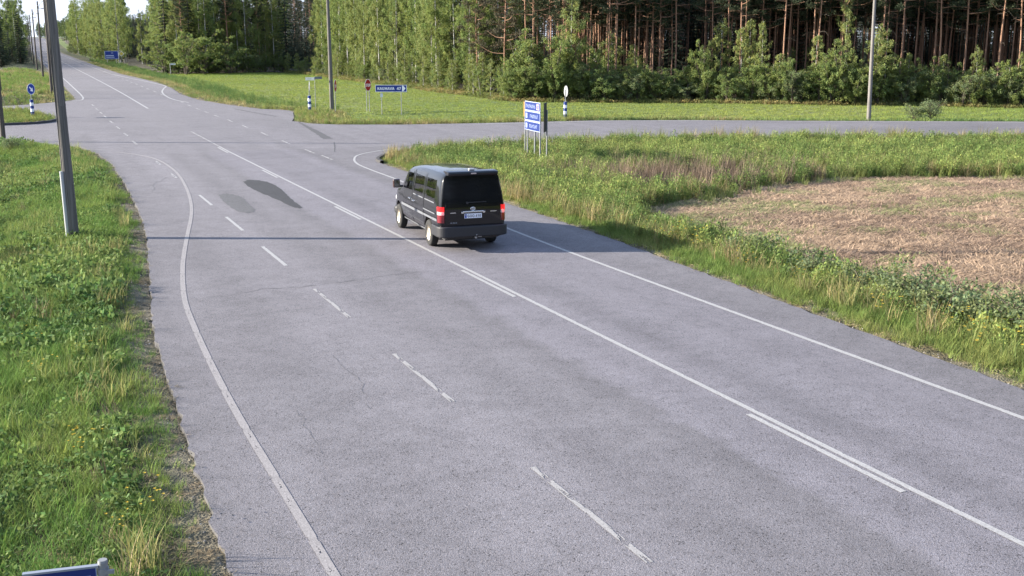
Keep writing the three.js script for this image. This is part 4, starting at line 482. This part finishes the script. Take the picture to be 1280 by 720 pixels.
{ // the wood beyond the trees one can tell apart, and the wood that the van's tail mirrors
  const one = (kind, green) => { const t = kind.trunk.clone(), c = kind.crown.clone(), a = c.attributes.color; for (let i = 0; i < a.count; i++) a.setXYZ(i, a.getX(i) * green[0], a.getY(i) * green[1], a.getZ(i) * green[2]); return mergeGeometries([t, c]); };
  const wm = new THREE.MeshStandardMaterial({ vertexColors: true, roughness: 0.95, side: THREE.DoubleSide });
  const mass = (name, geo, pts, label) => { const im = new THREE.InstancedMesh(geo, wm, pts.length), m = new THREE.Matrix4(), q = new THREE.Quaternion(); pts.forEach(([x, z, s], i) => im.setMatrixAt(i, m.compose(V(x, land(x, z) - 0.1, z), q.setFromAxisAngle(V(0, 1, 0), hash(i, 3) * 6.28), V(s, s, s)))); im.name = name; im.castShadow = im.receiveShadow = true; tag(im, label, 'wood', null, 'stuff'); scene.add(im); };
  const pk = pineKind(19, false), sk = spruceKind(15), bk = leafyKind(15, 4.6, { leaves: 5000, size: 0.24, r: 0.12, droop: 0.6 });
  const deepP = [], deepS = [], farB = [];
  for (let k = 0, n = 0; k < 14000 && n < 1900; k++) { const x = R(48, 260), z = -R(40, 330); if (!inside(woodPoly, x, z) || x < 52 - z * 0.0 && z < -205) continue; const e = edgeDist(woodEdge, x, z); if (e < 30 || rnd() > 1.2 - e / 140) continue; (e > 38 && n % 5 < 2 ? deepP : deepS).push([x, z, e > 38 && n % 5 < 2 ? R(0.8, 1.05) : R(0.35, 0.95)]); n++; }
  for (let k = 0; k < 90; k++) { const [x, z] = E2.at(R(0, E2.len), R(14, 45)); (k % 3 ? deepP : deepS).push([x, z, R(0.8, 1.05)]); }
  for (let k = 0; k < 90; k++) { const [x, z] = E3.at(R(0, E3.len), R(23, 60)); if (x > 27) (k % 3 ? deepS : deepP).push([x, z, R(0.8, 1.0)]); }
  for (let k = 0; k < 420; k++) { const z = -R(230, 560); deepS.push([27 + R(3, 45), z, R(0.75, 1.05)]); }
  for (let k = 0; k < 260; k++) { const z = -R(245, 600); deepS.push([-9 - R(3, 40), z, R(0.75, 1.1)]); }
  for (let k = 0; k < 420; k++) { const z = -R(540, 900), right = rnd() < 0.6; farB.push([right ? 22 + R(0, 60) : -2 - R(0, 50), z, R(0.6, 0.95)]); }
  for (let k = 0; k < 160; k++) farB.push([R(-60, 90), -R(905, 960), R(0.55, 0.85)]);
  for (let k = 0; k < 330; k++) { const [x, z] = E1.at(R(0, E1.len), R(20, 46)); deepP.push([x, z, R(0.8, 1.1)]); }
  for (let k = 0; k < 300; k++) { const [x, z] = E1.at(-25 + ((E1.len + 25) * (k + rnd())) / 300, 44 + 20 * rnd()); deepS.push([x, z, R(0.65, 0.95)]); }
  for (let k = 0; k < 160; k++) deepS.push([R(64, 120), -R(122, 180), R(0.6, 0.95)]);
  mass('pine_wood', one(pk, [0.05, 0.064, 0.034]), deepP, 'dense mass of pines deep inside the wood'); mass('spruce_wood', one(sk, [0.036, 0.056, 0.03]), deepS, 'dense mass of dark conifers deep inside the wood'); mass('birch_wood', one(bk, [0.15, 0.205, 0.06]), farB, 'distant birch wood where the main road climbs away');
  const back = []; for (let k = 0; k < 110; k++) back.push([R(21, 70), R(2, 30), R(0.95, 1.25)]); mass('spruce_wood_001', one(sk, [0.036, 0.056, 0.03]), back, 'conifer wood behind the viewpoint, mirrored in the tail of the van');
}


// ---------------------------------------------------------------- ground cover
function clump(n, rad, h0, h1, w, leanMax, tones) { const c = new Cloud(); for (let i = 0; i < n; i++) { const a = R(0, 6.28), r = rad * Math.sqrt(rnd()); c.blade(Math.cos(a) * r, Math.sin(a) * r, R(h0, h1), w * R(0.6, 1.2), R(0.1, leanMax), R(0, 6.28), tones(), -0.02); } return c.geo(); }
function herb(n, rad, h, len, wid, tones, stems = 0) { const c = new Cloud(); for (let i = 0; i < n; i++) { const a = R(0, 6.28), r = rad * Math.sqrt(rnd()), y = h * Math.pow(rnd(), 0.7) * (1 - 0.4 * (r / rad) ** 2); c.random(Math.cos(a) * r, y, Math.sin(a) * r, len * R(0.6, 1.3), wid * R(0.7, 1.2), tones(), 0.35); } for (let i = 0; i < stems; i++) c.blade(R(-rad, rad) * 0.6, R(-rad, rad) * 0.6, h * R(0.8, 1.15), 0.008, R(0, 0.15), R(0, 6.28), tones()); return c.geo(); }
const gt = (warm) => () => { const v = R(0.65, 1.3), w = rnd(); return w < warm ? [1.3 * v, 1.15 * v, 1.25 * v] : [1.0 * v * R(0.8, 1.15), v, 0.9 * v]; };
const blades = [0, 1, 2].map(() => clump(22, 0.16, 0.1, 0.3, 0.006, 0.22, gt(0.1))), tallBlades = [0, 1].map(() => clump(24, 0.16, 0.25, 0.55, 0.008, 0.3, gt(0.25))), herbs = [0, 1, 2].map(() => herb(34, 0.2, 0.26, 0.1, 0.03, gt(0.04), 3)), weeds = [0, 1, 2].map(() => herb(120, 0.3, 0.85, 0.1, 0.022, gt(0.08), 12)), farTuft = [0, 1].map(() => clump(16, 0.3, 0.15, 0.4, 0.022, 0.3, gt(0.15))), reeds = [0, 1].map(() => clump(26, 0.28, 0.6, 1.15, 0.012, 0.45, () => { const v = R(0.6, 1.3); return [v, v, v]; })), straw = [0, 1, 2].map(() => { const c = new Cloud(); for (let i = 0; i < 34; i++) { const a = R(0, 6.28), r = 0.36 * Math.sqrt(rnd()), b = R(-0.9, 0.9), v = R(0.55, 1.35); c.leaf(Math.cos(a) * r, R(0, 0.07), Math.sin(a) * r, R(0.15, 0.4), R(0.006, 0.014), Math.cos(b), R(-0.05, 0.3), Math.sin(b), -Math.sin(b), R(-0.2, 0.2), Math.cos(b), [v, v, v]); } return c.geo(); }), cropTuft = [0, 1].map(() => clump(12, 0.26, 0.08, 0.2, 0.016, 0.1, gt(0.03)));
const yellowHeads = (() => { const c = new Cloud(); for (let i = 0; i < 9; i++) { const x = gauss() * 0.25, z = gauss() * 0.25, y = R(0.22, 0.5); c.blade(x, z, y, 0.004, 0.02, R(0, 6.28), [0.12, 0.17, 0.04]); for (let k = 0; k < 5; k++) { const a = k * 1.257; c.leaf(x, y, z, 0.026, 0.011, Math.cos(a) * 0.9, 0.35, Math.sin(a) * 0.9, -Math.sin(a), 0, Math.cos(a), [0.6, 0.43, 0.05]); } } return c.geo(); })();
const cover = leafMat(1, 1, 1, 0.42), dry = leafMat(1, 1, 1, 0.2);
function scatter(name, label, category, geos, n, where, colorOf, scaleOf, m = cover, flat = 0) { // where() -> [x, z] or null
  const lists = geos.map(() => []); for (let k = 0; k < n; k++) { const q = where(); if (q) lists[Math.floor(rnd() * geos.length)].push(q); }
  const M = new THREE.Matrix4(), Q = new THREE.Quaternion(), Ev = new THREE.Euler(), c = new THREE.Color();
  lists.forEach((l, gi) => { if (!l.length) return; const im = new THREE.InstancedMesh(geos[gi], m, l.length); l.forEach(([x, z, d], i) => { const s = scaleOf(x, z, d); Ev.set(R(-0.12, 0.12), rnd() * 6.28, R(-0.12, 0.12)); if (flat) Ev.set(R(-0.1, 0.1), (rnd() - 0.5) * flat + 0.35, R(-0.1, 0.1)); im.setMatrixAt(i, M.compose(V(x, land(x, z, d), z), Q.setFromEuler(Ev), V(s, s * R(0.75, 1.25), s))); im.setColorAt(i, colorOf(x, z, c, d)); }); im.name = numbered(name); im.castShadow = im.receiveShadow = true; tag(im, label, category, null, 'stuff'); scene.add(im); });
}
const pick = (x0, x1, z0, z1, ok) => () => { const x = R(x0, x1), z = R(z0, z1), d = dPave(x, z); return ok(x, z, d) ? [x, z, d] : null; };
const edgeFade = (d, x, z) => d > 0.05 + 0.55 * sm(0.45, 0.7, fbm(x * 0.9, z * 0.5, 81, 2)) * rnd() + 0.2 * rnd();
const seenLeft = (x, z) => x > -1.2 + 0.085 * z + (z > -20 ? -0.6 : 0);                    // what the view over the bank takes in
const nearBank = (x, z) => x > -0.28 * 1 - 0.075 * -z - 0.9;
const green = (a, b, s, f = 0.5) => (x, z, c) => { const n = fbm(x * f, z * f, s, 3), v = R(0.75, 1.25) * 1.58; return c.setRGB(lerp(a[0], b[0], sm(0.3, 0.7, n)) * v, lerp(a[1], b[1], sm(0.3, 0.7, n)) * v, lerp(a[2], b[2], sm(0.3, 0.7, n)) * v); };
const lush = green([0.09, 0.155, 0.036], [0.15, 0.195, 0.052], 91), lushDark = green([0.062, 0.11, 0.034], [0.115, 0.155, 0.05], 93), weedGreen = green([0.085, 0.125, 0.036], [0.15, 0.18, 0.055], 139), yellowish = green([0.12, 0.15, 0.05], [0.21, 0.185, 0.09], 95);
// bank beside the near lane
scatter('verge_grass', 'long green grass on the bank beside the near lane', 'grass', blades, 40000, pick(-9, 3.6, -70, -7, (x, z, d) => d > 0 && nearBank(x, z) && edgeFade(d, x, z)), lush, (x, z, d) => R(0.7, 1.25) * (0.5 + 0.5 * sm(0.2, 1.6, d)) * (0.65 + 0.75 * fbm(x * 0.5, z * 0.5, 131, 3)));
scatter('verge_grass', 'tall seeding grass in tufts on the bank beside the near lane', 'grass', tallBlades, 2400, pick(-9, 3.2, -68, -7, (x, z, d) => d > 0.5 && nearBank(x, z) && fbm(x * 0.6, z * 0.45, 97, 2) > 0.46), green([0.12, 0.17, 0.045], [0.18, 0.185, 0.075], 99), () => R(0.7, 1.15));
scatter('verge_herbs', 'leafy green herbs on the bank beside the near lane', 'herbs', herbs, 17000, pick(-9, 3.0, -70, -7, (x, z, d) => d > 0.75 && nearBank(x, z) && rnd() < 0.25 + 1.1 * sm(0.42, 0.62, fbm(x * 0.4, z * 0.4, 101, 3))), lushDark, (x, z, d) => R(0.55, 1.15) * (0.5 + 1.1 * fbm(x * 0.35, z * 0.35, 133, 2)));
scatter('verge_flowers', 'small yellow flowers in the bank beside the near lane', 'flowers', [yellowHeads], 16, pick(-1.2, 1.6, -22, -7, (x, z, d) => d > 0.5 && d < 2.6 && fbm(x * 0.8, z * 0.8, 103, 2) > 0.44), (x, z, c) => c.setRGB(1, 1, 1), () => R(0.7, 1.1));
scatter('verge_litter', 'dry stems and litter at the asphalt edge of the bank', 'litter', straw, 2600, pick(0, 3.7, -66, -8, (x, z, d) => d > 0.03 && d < 0.8), green([0.2, 0.15, 0.09], [0.12, 0.1, 0.06], 105), () => R(0.2, 0.5), dry);
// strip between the main road and the mown field
const strip = (x, z, d) => d > 0 && x > 14 && !inside(strawField, x, z);
scatter('roadside_grass', 'short green grass along the asphalt of the far lane', 'grass', blades, 17000, pick(14, 18.4, -56, -5, (x, z, d) => strip(x, z, d) && d < 2.4 && edgeFade(d, x, z)), green([0.12, 0.17, 0.045], [0.17, 0.19, 0.06], 107), (x, z, d) => R(0.8, 1.3) * (0.6 + 0.5 * sm(0.3, 1.4, d)));
scatter('roadside_litter', 'dry pale grass litter at the asphalt edge of the far lane', 'litter', straw, 1800, pick(14, 19, -58, -5, (x, z, d) => strip(x, z, d) && d > 0.03 && d < 0.55), green([0.3, 0.24, 0.13], [0.2, 0.15, 0.08], 109), () => R(0.35, 0.7), dry);
scatter('roadside_weeds', 'waist-high leafy weeds between the main road and the mown field', 'weeds', weeds, 6500, pick(15, 22, -57, -5, (x, z, d) => strip(x, z, d) && d > 1.15 + 0.5 * fbm(x, z * 0.5, 111, 2)), weedGreen, (x, z, d) => R(0.55, 1.05) * (0.6 + 0.4 * sm(1, 2.4, d)));
scatter('roadside_grass', 'tall pale grass stalks among the weeds by the mown field', 'grass', tallBlades, 1800, pick(15, 22, -57, -5, (x, z, d) => strip(x, z, d) && d > 0.9), yellowish, () => R(0.9, 1.6));
scatter('roadside_flowers', 'small yellow flowers among the weeds by the mown field', 'flowers', [yellowHeads], 45, pick(15.5, 17.5, -30, -8, (x, z, d) => d > 1 && d < 2.6), (x, z, c) => c.setRGB(1, 1, 1), () => R(1, 1.7));
const browny = (x, z) => Math.exp(-(((x - 26.5) / 6) ** 2) - ((z + 41.5) / 4.5) ** 2);
scatter('corner_weeds', 'dense green weeds on the corner before the side road', 'weeds', weeds, 16000, pick(16, 62, -59, -26, (x, z, d) => strip(x, z, d) && d > 0.7 && rnd() > 1.12 * browny(x, z)), weedGreen, (x, z, d) => R(0.6, 1.05) * (0.5 + 0.5 * sm(0.6, 2, d)));
scatter('corner_grass', 'tall grass among the weeds before the side road', 'grass', tallBlades, 9000, pick(16, 62, -59, -26, (x, z, d) => strip(x, z, d) && d > 0.25 && rnd() > 1.3 * browny(x, z)), yellowish, () => R(0.9, 1.7));
scatter('dry_reeds', 'patch of dead brown tall grass at the corner of the mown field', 'dry grass', reeds, 3000, pick(18, 38, -52, -34, (x, z, d) => strip(x, z, d) && rnd() < 1.3 * browny(x, z)), green([0.105, 0.08, 0.06], [0.175, 0.13, 0.09], 113), () => R(0.4, 1.05), dry);
// mown field
scatter('mown_straw', 'flattened tan mown grass covering the field', 'mown grass', straw, 62000, pick(17.9, 62, -40, -8, (x, z, d) => inside(strawField, x, z) && z < -4 - (x - 18) * 0.25), (x, z, c) => { const n = fbm(x * 0.22, z * 0.7, 115, 3), v = R(0.7, 1.25); c.setRGB(0.4 * v, 0.285 * v, 0.19 * v); if (n > 0.53 && rnd() < 0.55) c.setRGB(0.24 * v, 0.165 * v, 0.115 * v); if (fbm(x * 0.5, z * 0.9, 117, 2) > 0.58 && rnd() < 0.6) c.setRGB(0.25 * v, 0.25 * v, 0.11 * v); return c; }, () => R(0.6, 1.35), dry, 2.2);
scatter('mown_field_grass', 'sparse green regrowth in the mown field', 'grass', blades, 2600, pick(18, 55, -40, -10, (x, z, d) => inside(strawField, x, z) && fbm(x * 0.35, z * 0.6, 119, 3) > 0.57), lush, () => R(0.5, 1));
scatter('field_margin_grass', 'ragged green grass creeping in from the edges of the mown field', 'grass', tallBlades, 5200, pick(17.8, 48, -41, -8, (x, z, d) => inside(strawField, x, z) && edgeDist(strawField, x, z) < 2.2 * fbm(x * 0.8, z * 0.8, 141, 3) * rnd()), weedGreen, () => R(0.5, 1.2));
// crop field and the grass about the far roads
const cropField = (x, z, d) => x > 20 && z < -60 && d > 2.6 && !inside(woodPoly, x, z);
scatter('field_crop', 'even young green crop in the field before the wood', 'crop', cropTuft, 125000, pick(20, 112, -206, -44, (x, z, d) => cropField(x, z, d)), (x, z, c) => { const row = 0.5 + 0.5 * Math.sin((x * 0.35 + z * 0.94) * 2.1), n = fbm(x * 0.06, z * 0.1, 121, 3), v = R(0.8, 1.2) * (0.9 + 0.2 * row); return c.setRGB(lerp(0.21, 0.3, n) * v, lerp(0.28, 0.335, n) * v, lerp(0.065, 0.09, n) * v); }, () => R(0.5, 0.95));
scatter('far_verge_grass', 'rough yellowish grass along the verges of the far roads', 'grass', farTuft, 26000, () => { const t = rnd(); const x = t < 0.45 ? R(14.5, 50) : t < 0.7 ? R(-12, 5) : R(14, 24), z = t < 0.45 ? R(-99, -60) : t < 0.7 ? R(-210, -80) : R(-300, -95), d = dPave(x, z); return d > 0.15 && d < (x < 6 ? 14 : 4.2) && !inside(woodPoly, x, z) ? [x, z, d] : null; }, yellowish, (x, z, d) => R(0.6, 1.2) * (0.5 + 0.5 * sm(0.2, 1.2, d)));
scatter('far_verge_grass', 'rough green grass along the verges of the side road', 'grass', farTuft, 9000, () => { const x = R(36, 120), z = R(-76, -36), d = dPave(x, z); return d > 0.1 && d < 3 && !inside(woodPoly, x, z) ? [x, z, d] : null; }, lushDark, () => R(0.5, 0.9));
scatter('corner_weeds', 'green weeds on the sign corner and traffic island', 'weeds', weeds, 3800, () => { const t = rnd(), x = t < 0.6 ? R(17, 42) : R(-8, 2.2), z = t < 0.6 ? R(-98, -74) : R(-103, -84), d = dPave(x, z); return d > 0.15 && d < 3.2 ? [x, z, d] : null; }, green([0.1, 0.145, 0.04], [0.18, 0.19, 0.06], 123), () => R(0.3, 0.65));
scatter('far_bank_herbs', 'leafy herbs on the grass bank beyond the traffic island', 'herbs', weeds, 5000, () => { const x = R(-14, 4.4), z = R(-215, -106), d = dPave(x, z); return d > 0.6 && fbm(x * 0.3, z * 0.1, 125, 2) > 0.42 ? [x, z, d] : null; }, lush, () => R(0.3, 0.6));
scatter('ditch_growth', 'leafy growth in the ditch along the field and the far main road', 'weeds', weeds, 5200, () => { const x = R(16, 26), z = R(-330, -96), d = dPave(x, z); return d > 2.2 && d < 6.5 ? [x, z, d] : null; }, lushDark, () => R(0.4, 0.85));
scatter('wood_edge_grass', 'rough grass and low plants at the foot of the wood', 'grass', [...farTuft, ...herbs], 7000, () => { const e = rnd() < 0.5 ? E1 : E2, [x, z] = e.at(R(0, e.len), R(-1.2, 2.5)); return [x, z, 10]; }, green([0.1, 0.12, 0.04], [0.2, 0.17, 0.075], 127), () => R(0.8, 1.7));
scatter('verge_stalks', 'dry brown seed stalks standing in the bank beside the near lane', 'dry stalks', reeds, 420, pick(-8, 3.2, -60, -7, (x, z, d) => d > 0.5 && nearBank(x, z) && fbm(x * 0.7, z * 0.5, 135, 2) > 0.55), green([0.15, 0.115, 0.075], [0.22, 0.17, 0.1], 137), () => R(0.3, 0.55), dry);
{ const st = new THREE.IcosahedronGeometry(1, 0).scale(1, 0.6, 0.8); st.deleteAttribute('uv'); scatter('shoulder_gravel', 'small grey stones along the edges of the asphalt', 'gravel', [st], 7000, () => { const left = rnd() < 0.6, x = left ? R(1, 3.9) : R(14, 16), z = R(-60, -7), d = dPave(x, z); return d > -0.25 && d < 0.55 && rnd() < 1 - Math.abs(d - 0.1) * 1.6 ? [x, z, d < 0 ? 0 : d] : null; }, (x, z, c) => { const v = R(0.1, 0.3); return c.setRGB(v * 1.05, v * 0.98, v * 0.9); }, () => R(0.008, 0.024), new THREE.MeshStandardMaterial({ roughness: 0.95 })); }



scene.updateMatrixWorld(true);
renderer.render(scene, camera);
